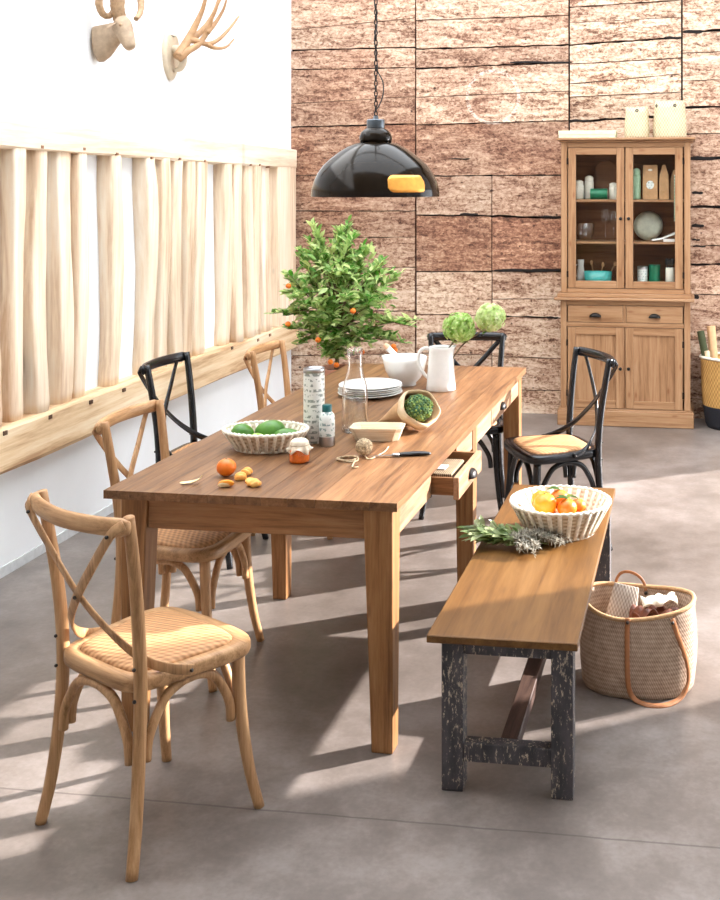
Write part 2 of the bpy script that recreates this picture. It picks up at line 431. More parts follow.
M['yorange'] = fruitmat('golden_orange_peel', srgb(234, 138, 20), srgb(246, 160, 34))
M['flesh'] = fruitmat('orange_flesh', srgb(250, 160, 50), srgb(255, 204, 120))
M['pith'] = plain('orange_pith', srgb(255, 226, 176), 0.7, 0, 0.06)
M['avocado'] = fruitmat('avocado_skin', srgb(56, 104, 36), srgb(96, 150, 52))
M['lime'] = fruitmat('lime_skin', srgb(120, 168, 50), srgb(168, 200, 84))
M['jam'] = plain('orange_jam', srgb(236, 116, 24), 0.12, 0, 0.15, 0.7)
M['paper'] = plain('cream_paper', srgb(236, 222, 200), 0.8, 0, 0.05, bump=0.3)
M['twine'] = plain('hemp_twine', srgb(200, 176, 142), 0.85, 0, 0.3, bump=0.5, sc=120)
M['steel'] = plain('brushed_steel', srgb(176, 176, 178), 0.28, 1.0)
M['blackh'] = plain('black_handle', srgb(38, 38, 42), 0.35)
M['teal'] = plain('teal_plastic', srgb(16, 96, 98), 0.35)
M['tealc'] = plain('teal_enamel', srgb(70, 170, 164), 0.25)
M['green'] = plain('green_tin', srgb(22, 118, 84), 0.35)
M['celadon'] = plain('celadon_glass', srgb(170, 204, 170), 0.15)
M['tubecard'] = printed_card('printed_card_tube', srgb(234, 235, 230), srgb(110, 124, 114), 75, 0.50)
M['label'] = printed_card('printed_bottle', srgb(230, 235, 231), srgb(96, 138, 134), 90, 0.52)
M['leaf'] = leafmat('citrus_leaf', srgb(78, 146, 40), srgb(238, 247, 176))
M['sage'] = leafmat('sage_leaf', srgb(84, 116, 52), srgb(206, 214, 166))
M['rosemary'] = leafmat('rosemary_needle', srgb(134, 130, 116), srgb(220, 214, 200))
M['viburnum'] = leafmat('viburnum_floret', srgb(160, 200, 96), srgb(232, 244, 180))
M['viburnump'] = leafmat('viburnum_floret_pale', srgb(200, 222, 140), srgb(246, 250, 214))
M['stem'] = plain('green_stem', srgb(104, 116, 62), 0.6)
M['bark'] = plain('citrus_bark', srgb(112, 92, 66), 0.85, 0, 0.2, bump=0.5)
M['terracotta'] = plain('terracotta', srgb(196, 138, 112), 0.75, 0, 0.08)
M['soil'] = plain('potting_soil', srgb(58, 44, 36), 0.95, 0, 0.3, bump=0.8)
M['enamel'] = plain('bronze_black_enamel', srgb(28, 20, 12), 0.12, 0.0, 0.1, 0.16)
M['enamelin'] = plain('lamp_inside', srgb(226, 218, 204), 0.5)
M['brass'] = plain('brass_plate', srgb(244, 170, 74), 0.3, 0.5, 0.1)
M['zinc'] = plain('zinc_cap', srgb(90, 96, 102), 0.3, 0.8)
M['bone'] = plain('bleached_bone', srgb(206, 190, 166), 0.6, 0, 0.06)
M['antler'] = plain('antler', srgb(176, 136, 96), 0.6, 0, 0.12)
M['ramwood'] = plain('carved_ram', srgb(176, 152, 126), 0.6, 0, 0.1, bump=0.4, sc=40)
M['horn'] = plain('carved_horn', srgb(170, 138, 104), 0.6, 0, 0.15, bump=0.5, sc=60)
M['mint'] = plain('pale_mint_card', srgb(212, 218, 184), 0.6)
M['olive'] = plain('dark_green_cloth', srgb(64, 70, 40), 0.8)
M['tanpaper'] = plain('tan_paper_roll', srgb(222, 178, 132), 0.7)
M['navy'] = plain('dark_dipped_straw', srgb(26, 28, 38), 0.75, bump=0.6, sc=80)
M['grog'] = plain('speckled_plate', srgb(206, 210, 192), 0.3, 0, 0.1)
M['window'] = plain('window_frame_paint', srgb(90, 92, 94), 0.5)
def stripes(name):
    t = NT(name); v = t.coord(); sp = t.n('ShaderNodeSeparateXYZ'); t.l(v, sp.inputs[0])
    f = t.math('GREATER_THAN', t.math('SINE', t.math('MULTIPLY', sp.outputs[2], 300)), 0)
    t.col(t.mix(f, srgb(30, 130, 90), srgb(220, 235, 220))); t.set(Roughness=0.6); return t.m
M['basketcream'] = weave('cream_seagrass', srgb(184, 166, 130), srgb(218, 206, 176), 330, 0.85, 0, 'xz', 0.3, 0.6)
M['leafdark'] = leafmat('dark_citrus_leaf', srgb(40, 84, 32), srgb(96, 136, 60))

def dim(names, f, sat=1.0):
    for nm in names:
        for nd in M[nm].node_tree.nodes:
            if nd.type != 'VALTORGB': continue
            for e in nd.color_ramp.elements:
                c = list(e.color)
                if max(c[:3]) - min(c[:3]) < 0.004: continue
                l = 0.3 * c[0] + 0.6 * c[1] + 0.1 * c[2]
                e.color = [max(0.0, (l + (x - l) * sat) * f) for x in c[:3]] + [1]
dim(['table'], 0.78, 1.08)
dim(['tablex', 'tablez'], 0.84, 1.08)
dim(['tabley'], 0.95, 0.85)  # side pine kept paler and greyer, sunlit glare put into its colour
dim(['benchtop'], 0.56, 1.2)
dim(['oak', 'oakx'], 1.16, 1.05)
dim(['cane'], 1.0, 1.0)
dim(['pine', 'pinex'], 0.82, 0.98)
dim(['straw'], 1.08, 0.92)
M['stemware'] = glass('stemware', (1, 1, 1, 1), 0.25)
M['peg'] = plain('aged_peg', srgb(150, 110, 82), 0.8)
M['pegd'] = plain('dark_peg', srgb(92, 66, 48), 0.8)
M['beamlow'] = wood('weathered_lower_beam', srgb(186, 146, 108), srgb(228, 198, 158), srgb(244, 226, 196), 'y', 0.5, 0.75, 0.3, 0.1, 0.5)
# ------------------------------------------------------------------ the room
bm = B(); box(bm, -3.4, 7.0, -4.0, 13.0, -0.12, 0.0); fl = struct('floor', bm, M['floor'])
# left wall: smooth plaster above and below, a recessed strip behind the timber studs
bm = B()
def wallbox(bm, o0, o1, y0, y1, z0, z1):
    for v in box(bm, o0, o1, y0, y1, z0, z1):
        v.co.x += lwx(v.co.y)
wallbox(bm, -0.22, 0.0, -3.0, 8.3, 0, 0.60)
wallbox(bm, -0.22, -0.03, -3.0, 8.3, 0.60, 1.90)
wallbox(bm, -0.22, 0.0, -3.0, 8.3, 1.90, 4.8)
struct('wall_left', bm, M['white'])
bm = B(); wallbox(bm, 0.0, 0.008, -3.0, 8.08, 0.0, 0.045)
struct('baseboard_left', bm, plain('cement_skirting', srgb(206, 208, 208), 0.8))

# back wall of old planks; the gaps between the boards are real gaps over a dark ground
WYB = 8.09
rn = R(5)
bm = B()
TL_ = bm.loops.layers.float_color.new('tone')
# how rusty (1) or bleached (0) each board is
TONES = ((268, 415, -200, 55, .45), (268, 415, 55, 130, .58), (268, 415, 130, 270, .76), (268, 415, 270, 430, .35), (415, 570, -200, 55, .38), (415, 570, 55, 70, .6), (415, 570, 70, 125, .35), (415, 570, 125, 176, .66),
         (416, 570, 176, 216, .55), (416, 570, 216, 272, .98), (416, 570, 272, 430, .2), (569, 683, -200, 122, .05), (569, 683, 122, 430, .4), (682, 770, -200, 135, .25), (682, 770, 135, 270, .42), (682, 770, 270, 430, .35))
def plank(c0, c1, top, bot, gt=1.0, gb=1.0, vg=0.8):
    """corner heights in the survey: top=(left,right), bot=(left,right); gaps in survey units"""
    n = max(4, int((c1 - c0) / 7))
    tp, bp = [], []
    for i in range(n + 1):
        t = i / n; x = c0 + vg + (c1 - c0 - 2 * vg) * t
        tp.append(WY(x, top[0] + (top[1] - top[0]) * t + gt * 0.36 * rn.uniform(0.3, 1.7), WYB))
        bp.append(WY(x, bot[0] + (bot[1] - bot[0]) * t - gb * 0.36 * rn.uniform(0.3, 1.7), WYB))
    dy = rn.uniform(-0.005, 0.004)
    mx, my = (c0 + c1) / 2, (top[0] + bot[0]) / 2
    tone = 0.5
    for (a0, a1, b0, b1, tv) in TONES:
        if a0 <= mx < a1 and b0 <= my < b1: tone = tv
    tone += rn.uniform(-.1, .1)
    F = [bm.verts.new(p + Vector((0, dy, 0))) for p in tp + bp[::-1]]
    K = [bm.verts.new(p + Vector((0, 0.05, 0))) for p in tp + bp[::-1]]
    m = n + 1
    for i in range(n):
        f_ = bm.faces.new((F[i], F[i + 1], F[2 * m - 2 - i], F[2 * m - 1 - i]))
        for lp_ in f_.loops: lp_[TL_] = (max(0, min(1, tone)), 0, 0, 1)
    q = len(F)
    for i in range(q):
        bm.faces.new((F[i], F[(i + 1) % q], K[(i + 1) % q], K[i]))
def column(c0, c1, lines, vg=0.8):
    for (a, b) in zip(lines[:-1], lines[1:]):
        plank(c0, c1, a[:2], b[:2], a[2], b[2], vg)
column(268, 415.6, [(-130, -134, 1), (-80, -86, 1.5), (-30, -38, 1), (32, 18, 0.9), (51, 47.5, 2), (70, 67.5, 1.4), (105, 96.5, 0.9), (127.5, 124, 2), (176, 173, 1.5),
                  (211, 211, 1.3), (238, 237, 1.2), (268, 267.5, 1.2), (311, 311, 1.5), (356, 354, 1.2), (391, 389, 1.0), (422, 420, 1.0)], 0.7)
column(415.6, 569, [(-130, -134, 1), (-70, -78, 1.5), (-20, -30, 1.5), (20.5, 15.3, 1.2), (49, 45, 2.2), (69, 62, 2.4), (97.5, 91, 1.0), (125, 120.5, 1.6), (176, 175, 1.8)], 0.7)
column(416.0, 492, [(176, 175.5, 1.8), (215, 216, 2.2), (271.5, 271.5, 1.8), (314, 316, 1.4), (353, 355, 1.0), (388, 389, 1.2), (422, 422, 1)], 0.55)
column(492, 569, [(175.5, 175, 1.8), (216, 218, 3.0), (271, 270.5, 4.0), (299, 299, 1.0), (316, 318, 2.2), (356, 359, 1.2), (389, 391, 1.6), (422, 422, 1)], 0.45)
column(569, 682, [(-130, -136, 1), (-80, -88, 2), (-35, -42, 1.5), (7.5, 0, 1.4), (23, 17, 0.9), (45, 37.5, 2.4), (64, 58, 1.4), (84, 74, 1.2), (97, 92, 0.9), (121.5, 115, 3.0), (150, 148, 2), (200, 198, 2), (250, 250, 2), (300, 300, 2), (350, 350, 2), (422, 422, 1)], 1.0)
column(682, 764, [(-130, -134, 1), (-70, -76, 2), (-20, -26, 1.5), (32, 28, 3.0), (53, 50, 1), (81, 78, 1.0), (107.5, 105, 2.6), (134, 133, 1.6), (158.5, 158, 3.6), (207, 206, 3.6), (246, 245, 1.2), (264.5, 264, 2.6), (295, 294, 1.4), (340, 340, 1.2), (378, 379, 1.5), (422, 422, 1)], 0.8)
column(764, 905, [(-140, -150, 1), (-80, -92, 1.6), (-28, -38, 1.2), (12, 4, 2), (48, 42, 1), (92, 88, 2), (135, 132, 1.2), (182, 182, 2), (228, 229, 1.4), (268, 270, 2), (312, 315, 1.2), (352, 357, 1.6), (426, 432, 1)], 0.8)
column(905, 1050, [(-150, -160, 1), (-96, -108, 1.4), (-44, -56, 2), (0, -8, 1), (40, 34, 2), (88, 84, 1.2), (128, 126, 2), (176, 176, 1.2), (216, 217, 2), (262, 264, 1.2), (308, 312, 2), (360, 366, 1.2), (430, 440, 1)], 0.8)
# short dark splits beside the cabinet and one under the lamp
me_o = obj('wall_back', bm, M['planks']); me_o['kind'] = 'structure'
bm = B(); box(bm, -3.3, 2.5, WYB + 0.03, WYB + 0.20, 0.0, 4.8); struct('wall_back', bm, M['gap'])
bm = B()
for (x0, x1, y0, h) in ((450, 470, 159, 1.0), (460, 478, 214.5, 2.2), (540, 562, 217, 2.2), (494, 560, 270.6, 3.0), (510, 572, 62.6, 2.2), (692, 703, 193, 2.6), (692, 704, 226, 3), (692, 700, 240, 1.6),
                        (693, 706, 246.5, 1.8), (692, 699, 297, 4), (547, 559, 318, 2.4), (683, 703, 32, 3), (690, 716, 158.5, 3.6), (570, 590, 121, 2.4), (664, 682, 38, 2.4)):
    a, b = WY(x0, y0, WYB - 0.002), WY(x1, y0 - 0.4, WYB - 0.002); k = h * 0.0037
    pts = [a, a.lerp(b, 0.3) + Vector((0, 0, 0.003)), a.lerp(b, 0.7) - Vector((0, 0, 0.003)), b]
    sweep(bm, catmull(pts, 3), rect(0.008, 2 * k, 0.3), up=(0, 0, 1), scales=[0.6, 0.9, 1, 1.1, 1, 0.9, 1, 1, 0.9, 0.4])
struct('trim_1', bm, M['gap'])

# right pier, unseen ceiling, skylight added to flood the left wall, the far window wall
bm = B(); box(bm, 2.3, 2.5, -3.2, 5.07, 0, 4.8); box(bm, 2.3, 2.5, 5.07, 8.29, 2.5, 4.8); struct('wall_right', bm, M['white'])
bm = B(); box(bm, -3.3, 2.5, -3.2, -3.0, 0, 4.8); struct('wall_front', bm, M['white'])  # unseen wall behind the camera, added to cut fill on the near floor
bm = B()
for b_ in ((-3.4, -2.8, -3, 8.3), (1.2, 2.5, -3, 8.3), (-2.8, 1.2, -3, 2.6), (-2.8, 1.2, 7.8, 8.3)):
    box(bm, *b_, 4.8, 4.95)
box(bm, -2.8, 1.2, 5.14, 5.26, 4.8, 4.95)
struct('ceiling', bm, M['white'])
bm = B()
for z in (0.0, 2.46): box(bm, 2.36, 2.44, 5.07, 8.12, z, z + 0.04)
for y in (8.06,): box(bm, 2.36, 2.44, y, y + 0.06, 0.04, 2.46)
struct('window_1', bm, M['window'])

# ------------------------------------------------------------------ timber studwork on the left wall
tf = thing('timber_frame', 'bleached half-timber frame of rough studs between two long beams on the left wall', 'timber frame', (lwx(4.4), 4.4, 0))
TFL = Vector(tf.location)
def toTF(bm):
    for v in bm.verts: v.co -= TFL
def beam(z00, z01, o0, o1, tilt, seed):
    bm = B(); r_ = R(seed); ys = [1.0 + i * 0.36 for i in range(20)]; ys[-1] = 8.05
    rings = []
    for y in ys:
        dz = -tilt * (y - 4.35); x = lwx(y); j = lambda a=0.006: r_.uniform(-a, a)
        rings.append([bm.verts.new(p) for p in ((x + o0, y, z00 + dz + j()), (x + o1 - 0.01, y, z00 + dz + j()), (x + o1 + j(0.003), y, z00 + dz + 0.012 + j()),
                                                (x + o1 + j(0.003), y, z01 + dz - 0.012 + j()), (x + o1 - 0.01, y, z01 + dz + j(0.004)), (x + o0, y, z01 + dz + j(0.003)))])
    for A_, B_ in zip(rings[:-1], rings[1:]):
        for k in range(6): bm.faces.new((A_[k], A_[(k + 1) % 6], B_[(k + 1) % 6], B_[k]))
    bm.faces.new(rings[0][::-1]); bm.faces.new(rings[-1]); toTF(bm); return bm
obj('beam', beam(1.866, 2.016, -0.03, 0.060, 0.0128, 1), M['timberh'], tf)
obj('beam', beam(0.476, 0.672, -0.03, 0.072, 0.003, 2), M['beamlow'], tf)
posts = [(-250, -222, 5), (-195, -172, 4), (-150, -130, 7), (-112, -95, 4), (-78, -63, 5), (-50, -36, 6), (-29, -17, 4), (-9, 0, 4), (14, 27, 4), (36, 50, 5), (59, 73, 6), (77, 89, 5), (111.5, 123.5, 9), (148, 158, 8), (161.5, 171, 4), (175, 184.5, 3), (187, 195.5, 4), (198, 207.5, 4), (224.5, 233, 6), (235.5, 244.5, 3), (247, 255, 3), (256, 262.3, 3), (263.5, 271.5, 4)]
for i, (a, b, wob) in enumerate(posts):
    r_ = R(33 + i); off = 0.044 + r_.uniform(-0.006, 0.012)
    y0, y1 = LW(a, 222, off).y, LW(b, 222, off).y
    bm = B(); rings = []; zs = [0.66, 0.72, 0.82, 0.95, 1.1, 1.25, 1.4, 1.55, 1.7, 1.82, 1.88]
    ph = r_.uniform(0, 6); low = 1.0 + (0.12 if i in (9, 11, 12) else 0.0)
    for z in zs:
        wv = 0.0042 * wob * math.sin(ph + z * 4.5) * 0.5 + r_.uniform(-0.004, 0.004)
        wd = (y1 - y0) / 2 * (1 + 0.10 * math.sin(ph * 2 + z * 6) + (low - 1) * max(0, 1.2 - z) + r_.uniform(-0.03, 0.03)); yc = (y0 + y1) / 2 + wv
        x = lwx(yc); d = off + 0.012 * math.sin(ph + 3 * z)
        if z > 1.8: d = min(d, 0.053)
        if z < 0.70: wd *= 0.93; d = min(d, 0.062)
        pr = [(-0.032, -wd), (d - 0.010, -wd), (d - 0.002, -wd * 0.93), (d + 0.002, -wd * 0.75), (d + 0.004, 0), (d + 0.002, wd * 0.55), (d - 0.006, wd * 0.86), (d - 0.022, wd), (-0.032, wd)]
        rings.append([bm.verts.new((x + p[0], yc + p[1], z)) for p in pr])
    m = len(rings[0])
    for A_, B_ in zip(rings[:-1], rings[1:]):
        for k in range(m): bm.faces.new((A_[k], A_[(k + 1) % m], B_[(k + 1) % m], B_[k]))
    bm.faces.new(rings[0][::-1]); bm.faces.new(rings[-1]); toTF(bm)
    obj('stud', bm, M['timber'], tf, smooth=True)
bm = B(); y0, y1 = LW(276.5, 222, 0.04).y, 8.05
for v in box(bm, -0.03, 0.055, y0, y1, 0.66, 1.87): v.co.x += lwx(v.co.y)
toTF(bm); obj('corner_post', bm, M['timber'], tf, bevel=0.008)
for (px, py) in ((42, 147), (84, 149), (117, 154), (152, 158), (180, 159), (205, 161), (251, 165), (260, 165), (269, 167), (5, 433), (50, 417), (91, 402), (124, 390), (189, 366), (232, 348), (258, 340), (270, 335)):
    off = 0.061 if py < 300 else 0.073
    p = LW(px, py, off); bm = B(); w = 0.010 if py < 300 else 0.013
    box(bm, p.x - 0.02, p.x + 0.004, p.y - w, p.y + w, p.z - w * 0.7, p.z + w * 0.7); toTF(bm)
    obj('peg', bm, M['pegd'] if py > 340 else M['peg'], tf)
# the dark mortise hole beside the second stud and the long split in the lower beam
a = LW(11, 380, -0.028); bm = B(); box(bm, a.x - 0.004, a.x + 0.045, a.y - 0.035, a.y + 0.015, LW(11, 390, 0.0).z, LW(11, 362, 0.0).z)
toTF(bm); obj('mortise', bm, M['gap'], tf)

# ------------------------------------------------------------------ dining table
TZ = 0.76
tb = thing('dining_table', 'long rustic pine dining table with plank top, tapered legs and side drawers', 'dining table', (-1.33, 4.41, 0), -0.0105)
TL = Vector(tb.location)
TX0, TX1, TY0, TY1 = -1.797, -0.853, 3.20, 5.635
def tbox(bm, *a):
    for v in box(bm, *a): v.co -= TL
bm = B(); nb = 11; w = (TX1 - TX0) / nb
for i in range(nb): tbox(bm, TX0 + i * w + 0.0005, TX0 + (i + 1) * w - 0.0005, TY0, TY1, TZ - 0.026, TZ)
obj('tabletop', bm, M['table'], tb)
LXa, LXb = -1.752, -0.872
def tleg(x0, x1, y0, y1, tx0, tx1, ty0, ty1, z1=0.734):
    bm = B()
    v = box(bm, x0, x1, y0, y1, 0.0, z1)
    # straight to the apron, then a taper towards the foot
    for q, k in zip(v[:4], ((tx0, ty0), (tx1, ty0), (tx1, ty1), (tx0, ty1))): q.co.x, q.co.y = k
    for q in bm.verts: q.co -= TL
    return obj('leg', bm, M['tablez'], tb, bevel=0.004)
lw = 0.086
tleg(LXa, LXa + lw, 3.225, 3.225 + lw, LXa, LXa + 0.062, 3.225, 3.29)
tleg(LXb - lw - 0.006, LXb, 3.215, 3.215 + lw, LXb - 0.066, LXb, 3.215, 3.28)
tleg(-1.725, -1.725 + 0.08, 4.33, 4.41, -1.703, -1.645, 4.335, 4.395)
tleg(LXb - 0.08, LXb, 4.40, 4.48, LXb - 0.068, LXb - 0.004, 4.405, 4.465)
tleg(LXa, LXa + lw, 5.525, 5.61, LXa, LXa + 0.065, 5.55, 5.61)
tleg(LXb - lw, LXb, 5.525, 5.61, LXb - 0.075, LXb, 5.54, 5.61)
az0, az1 = 0.637, 0.734
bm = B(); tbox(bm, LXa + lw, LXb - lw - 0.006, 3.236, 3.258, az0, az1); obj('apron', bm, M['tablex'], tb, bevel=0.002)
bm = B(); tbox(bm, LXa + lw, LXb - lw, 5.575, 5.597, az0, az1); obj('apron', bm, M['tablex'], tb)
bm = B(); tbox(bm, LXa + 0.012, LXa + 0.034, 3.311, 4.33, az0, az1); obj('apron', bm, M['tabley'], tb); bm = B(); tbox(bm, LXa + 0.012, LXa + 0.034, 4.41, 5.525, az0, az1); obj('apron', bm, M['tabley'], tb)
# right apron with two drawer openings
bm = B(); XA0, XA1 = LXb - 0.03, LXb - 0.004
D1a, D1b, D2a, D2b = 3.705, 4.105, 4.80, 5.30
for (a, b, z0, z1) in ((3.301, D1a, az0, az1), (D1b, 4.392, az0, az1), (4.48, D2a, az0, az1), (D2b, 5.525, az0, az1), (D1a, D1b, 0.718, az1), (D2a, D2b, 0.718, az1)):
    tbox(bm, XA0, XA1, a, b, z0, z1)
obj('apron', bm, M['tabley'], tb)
def cup_pull(parent, loc, face, w=0.085, mat='iron'):
    """half-round cup pull; face is the outward direction"""
    f = Vector(face); s = Vector((f.y, -f.x, 0)) * -1; up = Vector((0, 0, 1)); bm = B(); rings = []
    n, k = 12, 5
    for i in range(n + 1):
        a = PI * i / n; row = []
        for j in range(k + 1):
            e = PI / 2 * j / k
            row.append(bm.verts.new(Vector(loc) + s * (w / 2 * math.cos(a) * math.sin(e) ** 0.7) + up * (w * 0.36 * math.sin(a) * math.sin(e) ** 0.7) + f * (0.024 * math.cos(e))))
        rings.append(row)
    for A_, B_ in zip(rings[:-1], rings[1:]):
        for j in range(k): bm.faces.new((A_[j], A_[j + 1], B_[j + 1], B_[j]))
    bmesh.ops.remove_doubles(bm, verts=bm.verts, dist=1e-5)
    return obj('handle', bm, M[mat], parent, smooth=True, solid=0.003)
# open drawer, pulled out towards the bench
dr = thing('drawer', None, None)
dr.parent = tb
OUT = 0.098
bm = B(); fx0 = LXb - 0.004 + OUT - 0.02
tbox(bm, fx0, fx0 + 0.02, D1a + 0.003, D1b - 0.003, 0.628, 0.704)
df = obj('drawer_front', bm, M['tabley'], dr, bevel=0.002)
bm = B()
bx0 = LXb - 0.34 + OUT
tbox(bm, bx0, fx0, D1a + 0.012, D1a + 0.026, 0.64, 0.70); tbox(bm, bx0, fx0, D1b - 0.026, D1b - 0.012, 0.64, 0.70)
tbox(bm, bx0, bx0 + 0.014, D1a + 0.026, D1b - 0.026, 0.64, 0.70); tbox(bm, bx0 + 0.014, fx0, D1a + 0.026, D1b - 0.026, 0.64, 0.648)
obj('drawer_box', bm, M['tablex'], dr)
cup_pull(dr, Vector((fx0 + 0.019, (D1a + D1b) / 2, 0.658)) - TL, (1, 0, 0))
dr2 = thing('drawer', None, None); dr2.parent = tb
bm = B(); tbox(bm, XA1 - 0.02, XA1 + 0.002, D2a + 0.003, D2b - 0.003, 0.637, 0.716); obj('drawer_front', bm, M['tabley'], dr2, bevel=0.002)
cup_pull(dr2, Vector((XA1 + 0.001, 5.05, 0.668)) - TL, (1, 0, 0))
# ------------------------------------------------------------------ cross-back chairs
def half(pts): return pts + [(-x, y) for (x, y) in pts[::-1] if x > 1e-6]
SEAT = catmull([(x, y, 0) for x, y in half([(0, -0.174), (0.10, -0.172), (0.155, -0.157), (0.182, -0.10), (0.199, 0.0), (0.211, 0.09), (0.208, 0.15), (0.180, 0.188), (0.115, 0.204), (0, 0.209)])], 4, True)
def make_chair(label, cat='chair'):
    t = thing('dining_chair', label, cat)
    # seat frame: a bent ring
    bm = B(); rings = []
    prof = [(1.0, 0.432), (1.012, 0.440), (1.012, 0.458), (0.995, 0.467), (0.84, 0.469), (0.80, 0.462), (0.80, 0.436), (0.84, 0.432)]
    for k, z in prof: rings.append([bm.verts.new((p.x * k, p.y * k, z)) for p in SEAT])
    m = len(SEAT)
    for i in range(len(prof)):
        A_, B_ = rings[i], rings[(i + 1) % len(prof)]
        for j in range(m): bm.faces.new((A_[j], A_[(j + 1) % m], B_[(j + 1) % m], B_[j]))
    obj('seat_frame', bm, M['oakx'], t, smooth=True)
    bm = B(); rings = []
    for k, z in ((0.802, 0.440), (0.825, 0.468), (0.80, 0.474), (0.74, 0.478), (0.6, 0.481), (0.4, 0.483), (0.2, 0.484)):
        rings.append([bm.verts.new((p.x * k, p.y * k, z)) for p in SEAT])
    for A_, B_ in zip(rings[:-1], rings[1:]):
        for j in range(m): bm.faces.new((A_[j], A_[(j + 1) % m], B_[(j + 1) % m], B_[j]))
    bm.faces.new(rings[0][::-1]); bm.faces.new(rings[-1])
    obj('seat_panel', bm, M['cane'], t, smooth=True)
    for s in (-1, 1):
        bm = B()
        tube(bm, [(s * .206, -.196, 0), (s * .191, -.174, .12), (s * .179, -.157, .28), (s * .175, -.150, .45), (s * .179, -.160, .62), (s * .190, -.181, .78), (s * .197, -.199, .893)],
             [.0150, .0158, .0165, .0168, .0165, .0155, .0145], 12, 5)
        obj('rear_leg', bm, M['oak'], t, smooth=True)
        bm = B()
        tube(bm, [(s * .208, .200, 0), (s * .190, .178, .12), (s * .176, .161, .28), (s * .173, .154, .434)], [.0140, .0155, .0175, .0185], 12, 6)
        obj('front_leg', bm, M['oak'], t, smooth=True)
    bm = B()
    path = catmull([(-.214, -.209, .872), (-.13, -.240, .871), (0, -.257, .870), (.13, -.240, .871), (.214, -.209, .872)], 8)
    sweep(bm, path, circ(0.014, 12, 0.0235), up=(0, 0, 1), scales=[.72, .85] + [1] * (len(path) - 4) + [.85, .72])
    obj('top_rail', bm, M['oakx'], t, smooth=True)
    for s in (-1, 1):
        bm = B(); e = 0.004 * s
        pts = [(-s * .212, -.222, .882), (-s * .184, -.240, .856), (-s * .090, -.230 + e, .752), (0, -.213 + e, .658), (s * .085, -.178 + e, .572), (s * .146, -.130, .510), (s * .184, -.078, .475), (s * .2045, -.015, .454)]
        ups = catmull([(-s * .2, -1, .2), (-s * .2, -1, .2), (0, -1, -.2), (0, -1, -.3), (s * .15, -1, -.3), (s * .6, -.8, -.2), (s * .9, -.4, 0), (s * 1, -.1, 0)], 5)
        sweep(bm, catmull(pts, 5), rect(0.026, 0.007, 0.3), up=[u.normalized() for u in ups])
        obj('cross_strap', bm, M['oak'], t, smooth=True)
    def arch(a, b, za, inset):
        bm = B(); a = Vector(a); b = Vector(b); c = Vector((0, 0, 0))
        pts = []
        for f, z in ((0, za), (0.02, za + .05), (0.10, .352), (0.22, .397), (0.38, .416), (0.5, .419), (0.62, .416), (0.78, .397), (0.90, .352), (0.98, za + .05), (1, za)):
            p = a.lerp(b, f); pts.append((p.x, p.y, z))
        tube(bm, pts, .0125, 10, 4); return obj('seat_arch', bm, M['oak'], t, smooth=True)
    arch((.170, .134), (.170, -.130), .255, 0); arch((-.170, .134), (-.170, -.130), .255, 0)
    arch((-.150, -.164), (.150, -.164), .255, 0); arch((-.146, .166), (.146, .166), .255, 0)
    for s in (-1, 1):
        for p in ((s * .178, -.247, .852), (s * .177, -.170, .50), (s * .177, -.169, .42), (s * .209, -.022, .455), (s * .182, -.150, .27)):
            bm = B(); blob(bm, p, 0.0050, 2, (1, 1, 1)); obj('bolt', bm, M['bolt'], t, smooth=True)
    bm = B(); blob(bm, (0, -.222, .658), 0.0055, 2); obj('bolt', bm, M['bolt'], t, smooth=True)
    return t
def place(o, x, y, face, label=None, dark=False, s=1.0):
    """face: compass direction the seat looks to (degrees, 0 = +x)"""
    o.location = (x, y, 0); o.rotation_euler = (0, 0, math.radians(face - 90)); o.scale = (s, s, s)
    if label: o['label'] = label
    if dark:
        for c in kids(o):
            k = c.name.split('.')[0]
            if k == 'seat_panel':
                c['label'] = 'natural woven cane seat panel'; continue
            if k == 'bolt': continue
            sl = c.material_slots[0]; sl.link = 'OBJECT'; sl.material = M['black']
    return o
c1 = make_chair('pale oak cross-back chair in the foreground at the near table end, back to viewer')
ch2 = copy_tree(c1); ch3 = copy_tree(c1); ch4 = copy_tree(c1); ch5 = copy_tree(c1); ch6 = copy_tree(c1)
place(c1, -1.452, 2.815, 62)
place(ch2, -1.795, 3.735, 0, 'pale oak cross-back chair tucked under the table beside its near left corner')
place(ch3, -1.915, 5.315, 0, 'pale oak cross-back chair beside the citrus tree, farthest along the left wall')
place(ch4, -2.225, 4.862, 0, 'black cross-back chair on the left side of the table between two oak chairs', True)
place(ch5, -1.18, 5.70, -82, 'black cross-back chair at the far end of the table behind the white jug', True)
place(ch6, -0.642, 5.22, 209, 'black cross-back chair with cane seat right of the table, beyond the bench', True, 1.0)

# ------------------------------------------------------------------ bench
bn = thing('bench', 'long wooden bench with chipped black painted legs along the right of the table', 'bench', (-0.518, 3.785, 0))
BL = Vector(bn.location)
def bpart(name, boxes, m, bev=0.003):
    bm = B()
    for b_ in boxes:
        for v in box(bm, *b_): v.co -= BL
    return obj(name, bm, M[m], bn, bevel=bev)
BX0, BX1, BY0, BY1 = -0.732, -0.306, 3.010, 4.565
bpart('seat', [(BX0, BX1, BY0, BY1, 0.428, 0.450)], 'benchtop')
lx0, lx1 = -0.696, -0.322
for (x, y) in ((lx0, 3.042), (lx1 - 0.062, 3.042), (lx0, 4.47), (lx1 - 0.062, 4.47)):
    bpart('leg', [(x, x + 0.062, y, y + 0.062, 0.0, 0.428)], 'chip')
for y in (3.05, 4.48): bpart('cross_rail', [(lx0 + .062, lx1 - .062, y, y + .044, 0.082, 0.135)], 'chip')
for y in (3.05, 4.48): bpart('top_rail', [(lx0 + .062, lx1 - .062, y, y + .044, 0.385, 0.428)], 'chip')
for x in (lx0 + .012, lx1 - .042): bpart('side_rail', [(x, x + .03, 3.104, 4.47, 0.372, 0.428)], 'chip')
